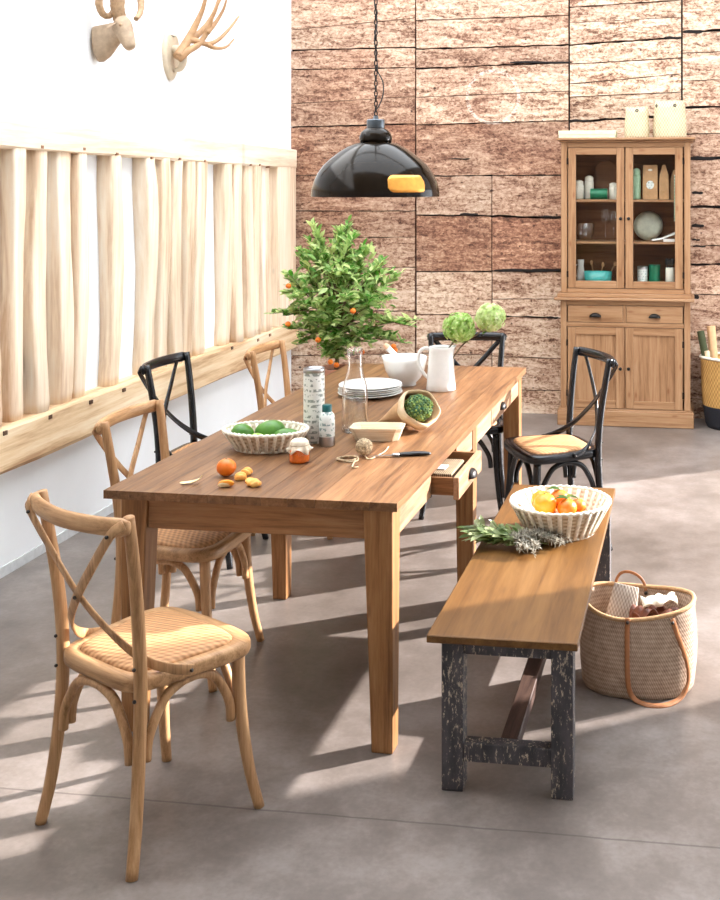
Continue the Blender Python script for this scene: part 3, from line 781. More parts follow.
bpart('stretcher', [(-0.535, -0.484, 3.094, 4.48, 0.092, 0.135)], 'dkwood')

# ------------------------------------------------------------------ pendant lamp
lp = Vector((-1.283, 4.40, 0)); lz = CH - (196.5 - HY) * (-SS * lp.x + CC * lp.y) / FPX
px_ = CX0 + FPX * (CC * lp.x + SS * lp.y) / (-SS * lp.x + CC * lp.y)
pl = thing('pendant_lamp', 'large dark bronze dome pendant lamp hanging on a chain over the table', 'pendant lamp', (lp.x, lp.y, lz))
bm = B(); prof = [(.262, 0), (.263, .006), (.2605, .030), (.252, .062), (.236, .096), (.214, .127), (.187, .153), (.152, .181), (.118, .203), (.090, .217), (.062, .224)]
ip = [(r - .004, z - .003 if i > 1 else z) for i, (r, z) in enumerate(prof)]
lathe(bm, prof, 64, cap0=False, cap1=False); obj('shade', bm, M['enamel'], pl, smooth=True)
bm = B(); lathe(bm, [(.2585, .001)] + ip[2:] , 48, cap0=False); obj('shade_lining', bm, M['enamelin'], pl, smooth=True)
bm = B(); lathe(bm, [(.0635, .222), (.067, .236), (.067, .246), (.060, .264), (.047, .276), (.036, .281), (.036, .283)], 40); obj('collar', bm, M['enamel'], pl, smooth=True)
bm = B(); lathe(bm, [(.034, .281), (.037, .284), (.037, .314), (.033, .318), (.012, .319), (.010, .332)], 32); obj('cap', bm, M['zinc'], pl, smooth=True, bevel=0.001)
# badge plate bent to the curve of the dome, on the side towards the viewer
bm = B(); vdir = math.atan2(-lp.y, -lp.x)
def dome_r(z):
    for (r0, z0), (r1, z1) in zip(prof[:-1], prof[1:]):
        if z0 <= z <= z1: return r0 + (r1 - r0) * (z - z0) / (z1 - z0 + 1e-9)
    return .26
us = [i / 24 for i in range(25)]; rows = []
for u in us:
    h = 0.034 * min(1.0, math.sqrt(max(0.0, 1 - (max(0, 0.14 - u) / 0.16) ** 2))) * (1 if u < 0.9 else math.sqrt(max(0.05, 1 - ((u - 0.9) / 0.102) ** 2)))
    a = vdir + math.radians(10.5 + 38 * u)
    row = []
    for k in range(7):
        z = 0.053 + h * (k / 3 - 1); r_ = dome_r(z) + 0.0022
        row.append(bm.verts.new((r_ * math.cos(a), r_ * math.sin(a), z)))
    rows.append(row)
for A_, B_ in zip(rows[:-1], rows[1:]):
    for k in range(6): bm.faces.new((A_[k], A_[k + 1], B_[k + 1], B_[k]))
bp_ = obj('badge_plate', bm, M['brass'], pl, smooth=True, solid=-0.001); bp_['label'] = 'glossy orange and white badge plate'
bm = B(); z = .330; k = 0; rr = R(3)
ztop = 4.8 - lz
lk = 0.021
while z < ztop:
    ring = []
    for q in range(12):
        a = 2 * PI * q / 12; u, v = 0.006 * math.cos(a), 0.0125 * math.sin(a)
        c = (u, 0, z + 0.010 + v) if k % 2 == 0 else (0, u, z + 0.010 + v)
        ring.append(c)
    tube(bm, ring, 0.0026, 5, 1, closed=True, raw=True); z += lk; k += 1
obj('chain', bm, M['iron'], pl, smooth=True)
bm = B(); pts = [(0.004, 0, .330), (-0.006, 0, .345), (.012, 0.006, .375), (.029, 0.006, .42), (.029, 0.006, .47), (.012, .006, .505), (.006, .004, .52)]
zz = .55; i = 0
while zz < ztop: pts.append((0.006 * math.cos(i * 1.9), 0.006 * math.sin(i * 1.9), zz)); zz += .05; i += 1
tube(bm, pts, .0026, 6, 4); obj('cable', bm, M['blackh'], pl, smooth=True)
bm = B(); lathe(bm, [(.05, ztop - .025), (.05, ztop)], 24); obj('ceiling_rose', bm, M['iron'], pl)
# ------------------------------------------------------------------ display cabinet
CY = 7.75
cb = thing('display_cabinet', 'tall waxed pine dresser with glazed upper doors against the plank wall', 'cabinet', (-0.45, 7.92, 0))
CL = Vector(cb.location)
X = lambda px: WY(px, 300, CY).x
Z = lambda py: WY(625, py, CY).z
def cpart(name, boxes, m, parent=None, bev=0.003):
    for b_ in boxes:
        bm = B()
        for v in box(bm, *b_): v.co -= CL
        o_ = obj(name, bm, M[m], parent or cb, bevel=bev)
    return o_
xl, xr = X(560.5), X(690.5); YB = 8.072; yf = CY; yu = CY + 0.03
zc0, zc1 = Z(301), Z(294)          # counter
zt = Z(142); zcor = Z(137.5)
mid = X(624.5)
cpart('plinth', [(X(557.5), X(694), CY - 0.018, YB, 0.0, Z(411))], 'pinex', bev=0.006)
cpart('plinth_moulding', [(X(559), X(692.5), CY - 0.010, YB, Z(411), Z(409.5))], 'pinex')
st = 0.044
zl0, zl1 = Z(409.5), zc0
cpart('lower_body', [(xl, xl + st, yf, YB, zl0, zl1), (xr - st, xr, yf, YB, zl0, zl1)], 'pine')
cpart('lower_back', [(xl + st, xr - st, YB - .012, YB, zl0, zl1)], 'pine')
cpart('lower_rail', [(xl + st, xr - st, yf, yf + .03, Z(327.5), Z(323)), (xl + st, xr - st, yf, yf + .03, Z(305.5), zl1), (xl + st, xr - st, yf, yf + .03, zl0, Z(408.8))], 'pinex')
cpart('divider', [(mid - .010, mid + .010, yf, yf + .03, Z(323), Z(305.5)), (mid - .006, mid + .006, yf + .004, yf + .03, Z(408.8), Z(327.5))], 'pine')
cpart('counter', [(X(554.5), X(694.5), CY - .038, YB, zc0, zc0 + .022)], 'pinex', bev=0.007)
cpart('counter_moulding', [(X(557.5), X(692), CY - .018, YB, zc0 + .022, zc1)], 'pinex', bev=0.004)
zu0 = zc1
cpart('upper_body', [(xl, xl + st, yu, YB, zu0, zt), (xr - st, xr, yu, YB, zu0, zt)], 'pine')
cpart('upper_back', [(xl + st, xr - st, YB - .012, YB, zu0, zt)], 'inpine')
cpart('upper_rail', [(xl + st, xr - st, yu, yu + .03, Z(147.0), zt), (xl + st, xr - st, yu, yu + .03, zu0, Z(289.2))], 'pinex')
cpart('cornice', [(X(559), X(693), CY + .004, YB, zt, zt + .014), (X(556.5), X(695.5), CY - .02, YB, zt + .014, zcor)], 'pinex', bev=0.005)
s1, s2, s3 = WY(600, 199.5, yu + .03).z, WY(600, 241.5, yu + .03).z, WY(600, 285.5, yu + .03).z
for s in (s1, s2): cpart('shelf', [(xl + st, xr - st, yu + .032, YB - .012, s - .018, s)], 'pinex')
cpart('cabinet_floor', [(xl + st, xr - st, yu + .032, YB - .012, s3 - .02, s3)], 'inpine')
def frame(x0, x1, z0, z1, y, w, wt, wb, t=0.024):
    return [(x0, x0 + w, y, y + t, z0, z1), (x1 - w, x1, y, y + t, z0, z1)], [(x0 + w, x1 - w, y, y + t, z1 - wt, z1), (x0 + w, x1 - w, y, y + t, z0, z0 + wb)]
def knob(parent, x, y, z):
    bm = B(); lathe(bm, [(.006, 0), (.005, .010), (.011, .016), (.012, .022), (.007, .028)], 16)
    for v in bm.verts: v.co = Vector((v.co.x + x, y - v.co.z, v.co.y + z)) - CL
    return obj('knob', bm, M['iron'], parent, smooth=True)
def hinge(parent, x, z, y):
    bm = B()
    for v in box(bm, x - .006, x + .006, y - .004, y + .001, z - .022, z + .022): v.co -= CL
    return obj('hinge', bm, M['iron'], parent)
for (a, b, kx, hx) in ((567.5, 624.2, 620.5, 567.2), (624.9, 683.0, 628.5, 683.4)):
    d = thing('glass_door', None, None); d.parent = cb
    v_, h_ = frame(X(a) + .002, X(b) - .002, Z(288.8), Z(147.4), yu - .004, .054, .05, .05)
    cpart('stile', v_, 'pine', d, .002); cpart('rail', h_, 'pinex', d, .002)
    cpart('pane', [(X(a) + .05, X(b) - .05, yu + .008, yu + .011, Z(288.8) + .046, Z(147.4) - .046)], 'pane', d, 0)
    knob(d, X(kx), yu - .004, Z(218.8)); hinge(d, X(hx), Z(161), yu - .004); hinge(d, X(hx), Z(275), yu - .004)
for (a, b, kx, hx) in ((567.5, 624.0, 620.5, 567.2), (625.2, 683.0, 628.7, 683.2)):
    d = thing('panel_door', None, None); d.parent = cb
    v_, h_ = frame(X(a) + .002, X(b) - .002, Z(408.5), Z(327.8), yf - .004, .055, .052, .052)
    cpart('stile', v_, 'pine', d, .002); cpart('rail', h_, 'pinex', d, .002)
    cpart('panel', [(X(a) + .05, X(b) - .05, yf + .007, yf + .016, Z(408.5) + .05, Z(327.8) - .05)], 'pine', d, .002)
    knob(d, X(kx), yf - .004, Z(368.5)); hinge(d, X(hx), Z(343.5), yf - .004); hinge(d, X(hx), Z(394), yf - .004)
for (a, b) in ((567.5, 623.2), (626.0, 683.0)):
    d = thing('drawer', None, None); d.parent = cb
    cpart('drawer_front', [(X(a) + .002, X(b) - .002, yf - .003, yf + .022, Z(322.7), Z(306))], 'pinex', d, .003)
    cup_pull(d, Vector((X((a + b) / 2), yf - .003, Z(317.5))) - CL, (0, -1, 0), 0.085)

# ---- what stands in and on the cabinet
IY = 7.925
def ipos(x0, x1, y=IY): 
    a, b = WY(x0, 200, y).x, WY(x1, 200, y).x; return (a + b) / 2, (b - a) / 2
def itop(py, y=IY): return WY(625, py, y).z
def canister(x0, x1, ytop, sz, label, m='cream', y=IY, group=None):
    x, r = ipos(x0, x1, y); h = itop(ytop, y) - sz
    t = thing('canister', label, 'canister', (x, y, sz))
    bm = B(); lathe(bm, [(r * .9, 0), (r, h * .06), (r, h * .68), (r * .9, h * .78)], 24); obj('body', bm, M[m], t, smooth=True)
    bm = B(); lathe(bm, [(r * .86, h * .775), (r * .9, h * .80), (r * .9, h * .92), (r * .6, h * .97), (r * .2, h * 1.0)], 24); obj('lid', bm, M[m], t, smooth=True)
    return t
canister(574, 584, 180, s1, 'squat cream lidded canister on the left of the cabinet top shelf')
canister(584.3, 594, 175.5, s1, 'taller cream lidded canister beside the green tin', y=7.97)
canister(609, 617.5, 182.5, s1, 'small cream lidded canister right of the green tin')
x, r = ipos(590.5, 607.5, 7.88); h = itop(188.5, 7.88) - s1
t = thing('green_tin', 'dark green tin lying on its side on the top cabinet shelf', 'tin', (x, 7.88, s1))
bm = B(); lathe(bm, [(h * .47, -r), (h * .49, -r * .95), (h * .49, r * .95), (h * .47, r)], 24)
for v in bm.verts: v.co = Vector((v.co.z, v.co.x, v.co.y + h * .5))
obj('body', bm, M['green'], t, smooth=True)
bm = B(); lathe(bm, [(h * .3, r), (h * .3, r * 1.02)], 20)
for v in bm.verts: v.co = Vector((v.co.z, v.co.x, v.co.y + h * .5))
obj('end_label', bm, M['cream'], t)
x, r = ipos(595, 617, 8.02); h = itop(160, 8.02) - s1
bm = B(); pr = [(-r, 0), (r, 0), (r, h - r)] + [(r * math.cos(a), h - r + r * math.sin(a)) for a in [PI * k / 14 for k in range(1, 14)]] + [(-r, h - r)]
sweep(bm, [Vector((0, -.009, 0)), Vector((0, .009, 0))], [(p[0], p[1]) for p in pr], up=(0, 0, 1))
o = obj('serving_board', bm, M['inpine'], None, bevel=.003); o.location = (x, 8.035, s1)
tag(o, 'round-topped wooden board leaning at the back of the cabinet top shelf', 'board')
canister(632, 640.8, 168, s1, 'pale green glass jar with lid in the right cabinet door, top shelf', 'celadon')
def paper_bag(x0, x1, ytop, label, pointed, y=IY):
    x, r = ipos(x0, x1, y); h = itop(ytop, y) - s1; d = .03
    t = thing('paper_bag', label, 'paper bag', (x, y, s1)); bm = B(); rings = []
    for z, wx, wy in ((0, r, d), (h * .5, r, d), (h * .72, r * (.9 if pointed else 1), d * .8), (h * .9, r * (.5 if pointed else .97), d * .35), (h, r * (.32 if pointed else .95), .006)):
        rings.append([bm.verts.new((sx * wx, sy * wy, z)) for sx, sy in ((-1, -1), (1, -1), (1, 1), (-1, 1))])
    for A_, B_ in zip(rings[:-1], rings[1:]):
        for j in range(4): bm.faces.new((A_[j], A_[(j + 1) % 4], B_[(j + 1) % 4], B_[j]))
    bm.faces.new(rings[0][::-1]); bm.faces.new(rings[-1]); obj('bag', bm, M['kraft'], t, bevel=.002)
    return t, r, h, d
t, r, h, d = paper_bag(642.8, 657.8, 165, 'kraft paper bag with a round white label on the top cabinet shelf', False)
bm = B(); lathe(bm, [(r * .52, 0), (r * .52, .002)], 20)
for v in bm.verts: v.co = Vector((v.co.x, -d - .001 - v.co.z, v.co.y * 1.1 + h * .42))
obj('label', bm, M['label'], t)
bm = B(); lathe(bm, [(r * .3, 0), (r * .3, .002)], 16)
for v in bm.verts: v.co = Vector((v.co.x, -d * .62 - v.co.z, v.co.y * .5 + h * .85))
obj('seal', bm, M['cream'], t)
paper_bag(659.3, 669.0, 165, 'kraft paper bag folded to a point beside the labelled paper bag', True)
paper_bag(670.5, 678, 170, 'kraft paper bag half hidden at the right end of the top cabinet shelf', True, 7.97)
# striped ribbon hanging inside the right door
a = WY(675.3, 175, 7.815)
bm = B(); z0, z1 = WY(675, 221, 7.815).z, a.z
zz = z0; k = 0
box(bm, a.x - .009, a.x + .009, 7.806, 7.810, z0, z1)
t = obj('ribbon', bm, stripes('green_white_stripe')); tag(t, 'green and white striped ribbon hanging inside the right glass door', 'ribbon')
# glasses, bowls and the round platter
def wineglass(px, ytop, y, label):
    x, _ = ipos(px - 4, px + 4, y); h = itop(ytop, y) - s2
    t = thing('wine_glass', label, 'wine glass', (x, y, s2))
    bm = B(); r = .034
    lathe(bm, [(.030, 0), (.030, .002), (.005, .008), (.004, h * .45), (.008, h * .5), (r * .9, h * .64), (r, h * .78), (r * .85, h)], 24, cap1=False); obj('bowl', bm, M['stemware'], t, smooth=True)
wineglass(605.5, 209, 7.95, 'stemmed wine glass on the middle shelf behind the left glass door')
wineglass(613.5, 211, 8.0, 'second stemmed wine glass standing behind the left door stile')
x, r = ipos(577, 595, 7.95); h = itop(223, 7.95) - s2
bm = B(); lathe(bm, [(r * .55, 0), (r * .9, h * .35), (r, h * .9), (r * .97, h), (r * .93, h * .97), (r * .86, h * .4), (r * .5, .006)], 28); o = obj('glass_bowl', bm, M['stemware'], smooth=True)
o.location = (x, 7.94, s2); tag(o, 'clear glass bowl on the left of the middle cabinet shelf', 'bowl')
x, r = ipos(633.5, 663, 7.99)
t = thing('platter', 'large round speckled platter standing upright on the middle cabinet shelf', 'plate', (x, 7.99, s2))
bm = B(); lathe(bm, [(r * .6, .014), (r * .72, .006), (r * .98, -.006), (r, -.004), (r * .74, .012), (r * .6, .02)], 40); 
rm = Matrix.Rotation(math.radians(80), 3, 'X')
for v in bm.verts: v.co = rm @ Vector((v.co.x, v.co.y, v.co.z)) + Vector((0, 0, r * .985 + .003))
obj('plate', bm, M['grog'], t, smooth=True)
x, r = ipos(652, 677, 7.86); h = itop(230, 7.86) - s2
bm = B(); band(bm, [(-r, 0, .012), (-r * .3, 0, .02), (r * .4, 0, h * .55), (r, .01, h * .8)], .07, .012, (0, 0, 1)); box(bm, -r * .1, r, -.035, .035, 0, .02)
o = obj('folded_cloth', bm, M['china'], bevel=.003); o.location = (x, 7.86, s2); tag(o, 'white folded cloth in front of the round platter', 'cloth')
# bottom compartment
x, r = ipos(584, 612, 7.88); h = itop(271.5, 7.88) - s3
bm = B(); lathe(bm, [(r * .86, 0), (r * .95, h * .2), (r, h), (r * .94, h), (r * .88, h * .25), (r * .8, .008)], 36, sy=.5); o = obj('enamel_dish', bm, M['tealc'], smooth=True)
o.location = (x, 7.88, s3); tag(o, 'oval teal enamel dish at the bottom of the cabinet', 'dish')
x, r = ipos(576.5, 585, 7.95); h = itop(260, 7.95) - s3
t = thing('milk_jug', 'small white jug beside the teal dish in the cabinet', 'jug', (x, 7.95, s3))
bm = B(); lathe(bm, [(r * .8, 0), (r, h * .3), (r * .7, h * .75), (r * .8, h), (r * .72, h), (r * .62, h * .75), (r * .7, h * .1)], 24, cap1=True); obj('body', bm, M['china'], t, smooth=True)
bm = B(); tube(bm, [(-r * .7, 0, h * .8), (-r * 1.5, 0, h * .7), (-r * 1.4, 0, h * .4), (-r * .9, 0, h * .3)], .004, 8); obj('handle', bm, M['china'], t, smooth=True)
for k, (px, ty, lean) in enumerate(((594, 262, -.02), (600, 264, .02), (608, 263, .05))):
    x, _ = ipos(px - 1, px + 1, 7.98); h = itop(ty, 7.98) - s3
    bm = B(); tube(bm, [(0, 0, 0), (lean * .5, 0, h * .6), (lean, 0, h * .95)], [.004, .004, .005], 8); blob(bm, (lean, 0, h * .95), .012, 2, (1, .4, 1.5))
    o = obj('wooden_spoon', bm, M['oak'], smooth=True); o.location = (x, 7.99, s3)
    tag(o, ['leftmost wooden spoon behind the teal dish', 'middle wooden spoon behind the teal dish', 'rightmost wooden spoon leaning behind the teal dish'][k], 'spoon', 'wooden spoons behind the teal dish')
x, r = ipos(637.5, 647.5, 7.89); h = itop(266, 7.89) - s3
t = thing('patterned_tin', 'small tin with a blue and white pattern at the bottom of the right cabinet door', 'tin', (x, 7.89, s3))
bm = B(); lathe(bm, [(r, 0), (r, h * .85)], 24); obj('body', bm, M['label'], t, smooth=False)
bm = B(); lathe(bm, [(r * 1.03, h * .85), (r * 1.03, h)], 24); obj('lid', bm, M['steel'], t)
x, r = ipos(648.8, 660, 7.93); h = itop(264.5, 7.93) - s3
t = thing('green_tin', 'dark green round tin between the patterned tin and the white pot in the cabinet', 'tin', (x, 7.93, s3))
bm = B(); lathe(bm, [(r, 0), (r, h * .85)], 24); obj('body', bm, M['green'], t)
bm = B(); lathe(bm, [(r * 1.03, h * .85), (r * 1.03, h)], 24); obj('lid', bm, M['green'], t)
x, r = ipos(665.5, 674.5, 7.9); h = itop(267, 7.9) - s3
bm = B(); lathe(bm, [(r * .85, 0), (r, h * .1), (r, h), (r * .9, h), (r * .85, h * .15)], 24); o = obj('utensil_pot', bm, M['cream'], smooth=True)
o.location = (x, 7.9, s3); tag(o, 'cream pot holding black brushes in the lower right of the glazed cabinet', 'pot')
for k, (dx, hh) in enumerate(((-.012, .075), (.010, .085), (0.0, .065))):
    bm = B(); tube(bm, [(dx * .5, dx * .4, .02), (dx * 1.5, 0, h + .02)], .004, 8); blob(bm, (dx * 1.8, 0, h + .02 + hh * .3), .016, 2, (.9, .5, 1.6))
    o = obj('black_brush', bm, M['blackh'], smooth=True); o.location = (x, 7.9, s3); tag(o, 'black brush standing in the cream pot in the cabinet', 'brush', 'black brushes in the cream pot')
# on top
ztop_c = zcor
a, b = WY(559.8, 138, 7.85), WY(616, 138, 7.85)
t = thing('flat_box', 'long flat pale cream box lying on the left of the cabinet top', 'box', ((a.x + b.x) / 2, 7.87, ztop_c)); w = (b.x - a.x) / 2
bm = B(); box(bm, -w, w, -.09, .09, 0, .022); obj('base', bm, M['mint'], t, bevel=.002)
bm = B(); box(bm, -w - .002, w + .002, -.092, .092, .022, .052); obj('lid', bm, M['mint'], t, bevel=.002)
def topbasket(x0, x1, ytop, y, label, eyes):
    x, r = ipos(x0, x1, y); h = itop(ytop, y) - ztop_c
    t = thing('woven_pot', label, 'basket', (x, y, ztop_c))
    bm = B(); wav = lambda a, z: 1 + .012 * math.sin(9 * a + z * 40)
    rings = [(r * .98, 0), (r, h * .04), (r, h * .3), (r * .97, h * .55), (r * .92, h * .8), (r * .88, h), (r * .82, h), (r * .85, h * .75), (r * .92, h * .1)]
    lathe(bm, rings, 48, rim=wav)
    for v in bm.verts:
        if v.co.z > h * .8: v.co.z += .006 * math.cos(2 * math.atan2(v.co.y, v.co.x))
    obj('body', bm, M['basketcream'], t, smooth=True)
    for ang in eyes:
        a_ = math.radians(ang); bm = B(); ring = [((r * .915) * math.cos(a_) - .009 * math.sin(a_) * math.cos(q), (r * .915) * math.sin(a_) + .009 * math.cos(a_) * math.cos(q), h * .87 + .009 * math.sin(q)) for q in [2 * PI * i / 14 for i in range(14)]]
        tube(bm, ring, .0035, 6, 1, True, True); obj('eyelet', bm, M['bolt'], t, smooth=True)

topbasket(624.5, 649.5, 107.5, 7.88, 'smaller cream woven pot on the cabinet top, left of its larger twin', (-88,))
topbasket(653.2, 686.5, 102, 7.90, 'larger cream woven pot on the right of the cabinet top', (-70, -150))

# ---- straw basket of rolls on the floor right of the cabinet
bk = WY(731, 425, 7.86)
t = thing('floor_basket', 'golden straw basket with a dark dipped base right of the cabinet', 'basket', (bk.x, 7.86, 0)); r = .205
zr, zb = WY(731, 357, 7.86).z, WY(731, 404, 7.86).z
bm = B(); lathe(bm, [(r * .80, 0), (r * .88, .03), (r * .96, zb)], 48, cap1=False, rim=lambda a, z: 1 + .01 * math.sin(24 * a)); obj('dipped_base', bm, M['navy'], t, smooth=True)
bm = B(); lathe(bm, [(r * .96, zb), (r * 1.0, zb + .1), (r * 1.03, zr - .02), (r * 1.05, zr), (r * 1.0, zr), (r * .97, zb + .1), (r * .9, zb)], 48, cap0=False, cap1=True, rim=lambda a, z: 1 + .012 * math.sin(24 * a + z * 60)); obj('woven_side', bm, M['strawy'], t, smooth=True)
bm = B(); ring = [(r * 1.04 * math.cos(q), r * 1.04 * math.sin(q), zr + .008 * math.sin(2 * q)) for q in [2 * PI * i / 40 for i in range(40)]]
tube(bm, ring, .010, 8, 1, True, True); obj('rim', bm, M['rope'], t, smooth=True)
def roll(px, py, px2, py2, rr, m, label, nm, y):
    a, b = WY(px, py, y), WY(px2, py2, y + .02); bm = B(); d = (b - a).normalized()
    L = (b - a).length; seg = []
    # wound sheet: spiral end visible
    sp = [(rr * (1 - .12 * k / 20) * math.cos(.9 * k), rr * (1 - .12 * k / 20) * math.sin(.9 * k)) for k in range(8)]
    tube(bm, [Vector((0, 0, 0)), Vector((0, 0, 0)) + d * L], rr, 20, 1, raw=True)
    tube(bm, [d * (L - .001), d * (L + .0015)], rr * .55, 16, 1, raw=True)
    o = obj(nm, bm, M[m], bevel=.003); o.location = a; tag(o, label, 'roll')
roll(710, 380, 700.5, 331, .026, 'olive', 'dark green fabric roll leaning out of the golden straw basket', 'fabric_roll', 7.80)
roll(716, 385, 711, 326, .030, 'tanpaper', 'tall tan paper roll standing in the golden straw basket', 'paper_roll', 7.86)
roll(712, 385, 707, 351, .018, 'kraftlight', 'short pale roll low in the golden straw basket', 'paper_roll', 7.76)

# ------------------------------------------------------------------ woven bowl baskets
def woven_bowl(t, r0x, r0y, r1x, r1y, h, nr, wallm='basketwall', flare=1.0):
    f = lambda s: (r0x + (r1x - r0x) * s ** flare, r0y + (r1y - r0y) * s ** flare)
    bm = B(); N = nr * 4
    ss = [i / 10 for i in range(11)]
    rings = []
    for s in ss:
        rx, ry = f(s); rings.append([bm.verts.new((rx * (1 + .006 * math.cos(nr * a)) * math.cos(a), ry * (1 + .006 * math.cos(nr * a)) * math.sin(a), .004 + (h - .004) * s)) for a in [2 * PI * k / N for k in range(N)]])
    for s in ss[::-1]:
        rx, ry = f(s); rings.append([bm.verts.new(((rx - .006) * math.cos(a), (ry - .006) * math.sin(a), .010 + (h - .010) * s)) for a in [2 * PI * k / N for k in range(N)]])
    for A_, B_ in zip(rings[:-1], rings[1:]):
        for j in range(N): bm.faces.new((A_[j], A_[(j + 1) % N], B_[(j + 1) % N], B_[j]))
    bm.faces.new(rings[0][::-1]); bm.faces.new(rings[-1])
    obj('woven_wall', bm, M[wallm], t, smooth=True)
    bm = B()
    for k in range(nr):
        a = 2 * PI * k / nr
        for off in (.003, -.0085):
            pts = []
            for s in (0.02, .25, .5, .75, 1.0):
                rx, ry = f(s); pts.append(Vector(((rx + off) * math.cos(a), (ry + off) * math.sin(a), .004 + (h - .006) * s)))
            sweep(bm, pts, rect(2 * PI * (r1x + r1y) / 2 / nr * .42, .005, .4), up=(math.cos(a), math.sin(a), .3))
    obj('ribs', bm, M['rope'], t, smooth=True)
    bm = B(); n2 = nr * 6; rr_ = []
    for k in range(n2):
        a = 2 * PI * k / n2; w = 1 + .010 * math.sin(nr * 1.5 * a)
        rr_.append(((r1x - .001) * w * math.cos(a), (r1y - .001) * w * math.sin(a), h + .002 * math.sin(nr * 1.5 * a + 1)))
    tube(bm, rr_, .0065, 8, 1, True, True); obj('rim', bm, M['rope'], t, smooth=True)
    bm = B(); tube(bm, [((r0x) * math.cos(a), (r0y) * math.sin(a), .0055) for a in [2 * PI * k / 60 for k in range(60)]], .0055, 8, 1, True, True); obj('foot_ring', bm, M['rope'], t, smooth=True)
def citrus(name, p, r, m, label, group, cat, leafn=0, squash=.92, seed=0):
    t = thing(name, label, cat, p, 0, group); rr = R(seed); bm = B()
    blob(bm, (0, 0, r * squash), r, 3, (1, 1, squash)); obj('peel', bm, M[m], t, smooth=True)
    bm = B(); lathe(bm, [(r * .10, r * squash * 1.93), (r * .14, r * squash * 1.99), (r * .05, r * squash * 2.03)], 10); obj('stem_end', bm, M['stem'], t, smooth=True)
    if leafn:
        bm = B()
        for k in range(leafn):
            a = rr.uniform(0, 6.28); leaf(bm, (0, 0, r * squash * 2), (math.cos(a), math.sin(a), .35), (0, 0, 1), .05, .022, .3)
        obj('leaves', bm, M['leafdark'], t, smooth=True)
    return t

BBX = (-.467, 3.975)
t = thing('woven_bowl', 'round cream woven bowl of oranges on the bench', 'basket', (BBX[0], BBX[1], .450))
woven_bowl(t, .122, .122, .180, .180, .112, 30)
G1 = 'oranges in the round woven bowl'
z = .4605
for k, (dx, dy, dz, r, m, lab, lf) in enumerate((
    (-.072, -.040, 0, .038, 'yorange', 'golden orange low in the bowl at its near left', 0), (-.055, .056, 0, .037, 'orange', 'orange low in the bowl at its far left', 0),
    (.020, -.068, 0, .037, 'orange', 'orange low in the bowl at its near side', 0), (.030, .062, 0, .037, 'orange', 'orange low in the bowl at its far right', 0), (.086, -.005, .003, .036, 'orange', 'deep orange at the right side of the bowl on the bench', 0),
    (-.052, -.030, .054, .043, 'yorange', 'large golden orange on the heap, front left in the bowl on the bench', 0), (-.074, .036, .050, .040, 'yorange', 'golden orange behind the large one, at the left of the bowl', 0),
    (.028, -.028, .050, .036, 'orange', 'deep orange with green leaves, front middle in the bowl', 4), (-.008, .050, .056, .038, 'orange', 'deep orange with leaves, topmost at the back of the bowl', 2), (.062, .030, .046, .030, 'orange', 'small deep orange on the heap at the right of the bowl', 1))):
    citrus('orange', (BBX[0] + dx, BBX[1] + dy, z + dz), r, m, lab, G1, 'orange', lf, seed=3 + k)
# ------------------------------------------------------------------ on the dining table
def gt(px, py): return G(px, py, TZ)
TOP = TZ + 0.0005
b0 = Vector((-1.512, 3.785, TOP))
t = thing('woven_bowl', 'oval cream woven bowl of green fruit on the dining table', 'basket', b0)
woven_bowl(t, .108, .082, .152, .118, .070, 30)
def avocado(p, r, sc, rz, m, label, nm, cat, tilt=0):
    bm = B(); blob(bm, (0, 0, 0), r, 3)
    for v in bm.verts:
        k = v.co.x / r; v.co.x *= sc; q = 1 - .16 * k; v.co.y *= q; v.co.z *= q
    zmin = min(v.co.z for v in bm.verts)
    for v in bm.verts: v.co.z -= zmin
    t = thing(nm, label, cat, p, math.radians(rz), 'green fruit in the oval bowl'); obj('skin', bm, M[m], t, smooth=True)
    bm = B(); blob(bm, (-r * sc, 0, -zmin), .004, 2); obj('stem_end', bm, M['bark'], t, smooth=True)
avocado((b0.x - .085, b0.y - .005, TOP + .016), .036, 1.15, 20, 'avocado', 'green avocado at the left end of the oval woven bowl', 'avocado', 'avocado')
avocado((b0.x + .005, b0.y + .030, TOP + .014), .041, 1.35, 195, 'avocado', 'large dark green avocado in the middle of the oval woven bowl', 'avocado', 'avocado')
avocado((b0.x - .010, b0.y - .050, TOP + .014), .027, 1.1, 60, 'lime', 'small yellow-green lime at the front of the oval woven bowl', 'lime', 'lime')
avocado((b0.x + .082, b0.y + .005, TOP + .012), .031, 1.75, 12, 'avocado', 'slender green avocado at the right of the oval woven bowl', 'avocado', 'avocado')
# jam jar
p = gt(299.5, 462); t = thing('jam_jar', 'small glass jar of orange jam with a cream paper cover', 'jar', (p.x, p.y, TOP))
bm = B(); lathe(bm, [(.026, 0), (.033, .003), (.0345, .012), (.0345, .042), (.030, .052), (.026, .056)], 32); obj('jam', bm, M['jam'], t, smooth=True)
bm = B(); lathe(bm, [(.0355, .001), (.0362, .012), (.0362, .044), (.031, .055), (.0275, .058), (.0275, .066)], 32, cap0=False, cap1=False); obj('glass', bm, M['glass'], t, smooth=True)
bm = B(); rr = R(4)
lathe(bm, [(.041, .040), (.036, .050), (.031, .062), (.031, .070), (.022, .078), (.008, .080)], 48, cap0=False, rim=lambda a, z: 1 + (.12 * (.070 - z) / .03 if z < .07 else 0) * math.sin(9 * a) + (.05 * math.sin(4 * a + 1) if z < .055 else 0))
for v in bm.verts:
    if v.co.z < .045: v.co.z += .010 * math.sin(4 * math.atan2(v.co.y, v.co.x) + .6)
obj('paper_cover', bm, M['paper'], t, smooth=True, solid=.0008)
bm = B(); tube(bm, [(.0325 * math.cos(a), .0325 * math.sin(a), .0605) for a in [2 * PI * k / 30 for k in range(30)]], .0013, 6, 1, True, True); obj('string', bm, M['twine'], t, smooth=True)
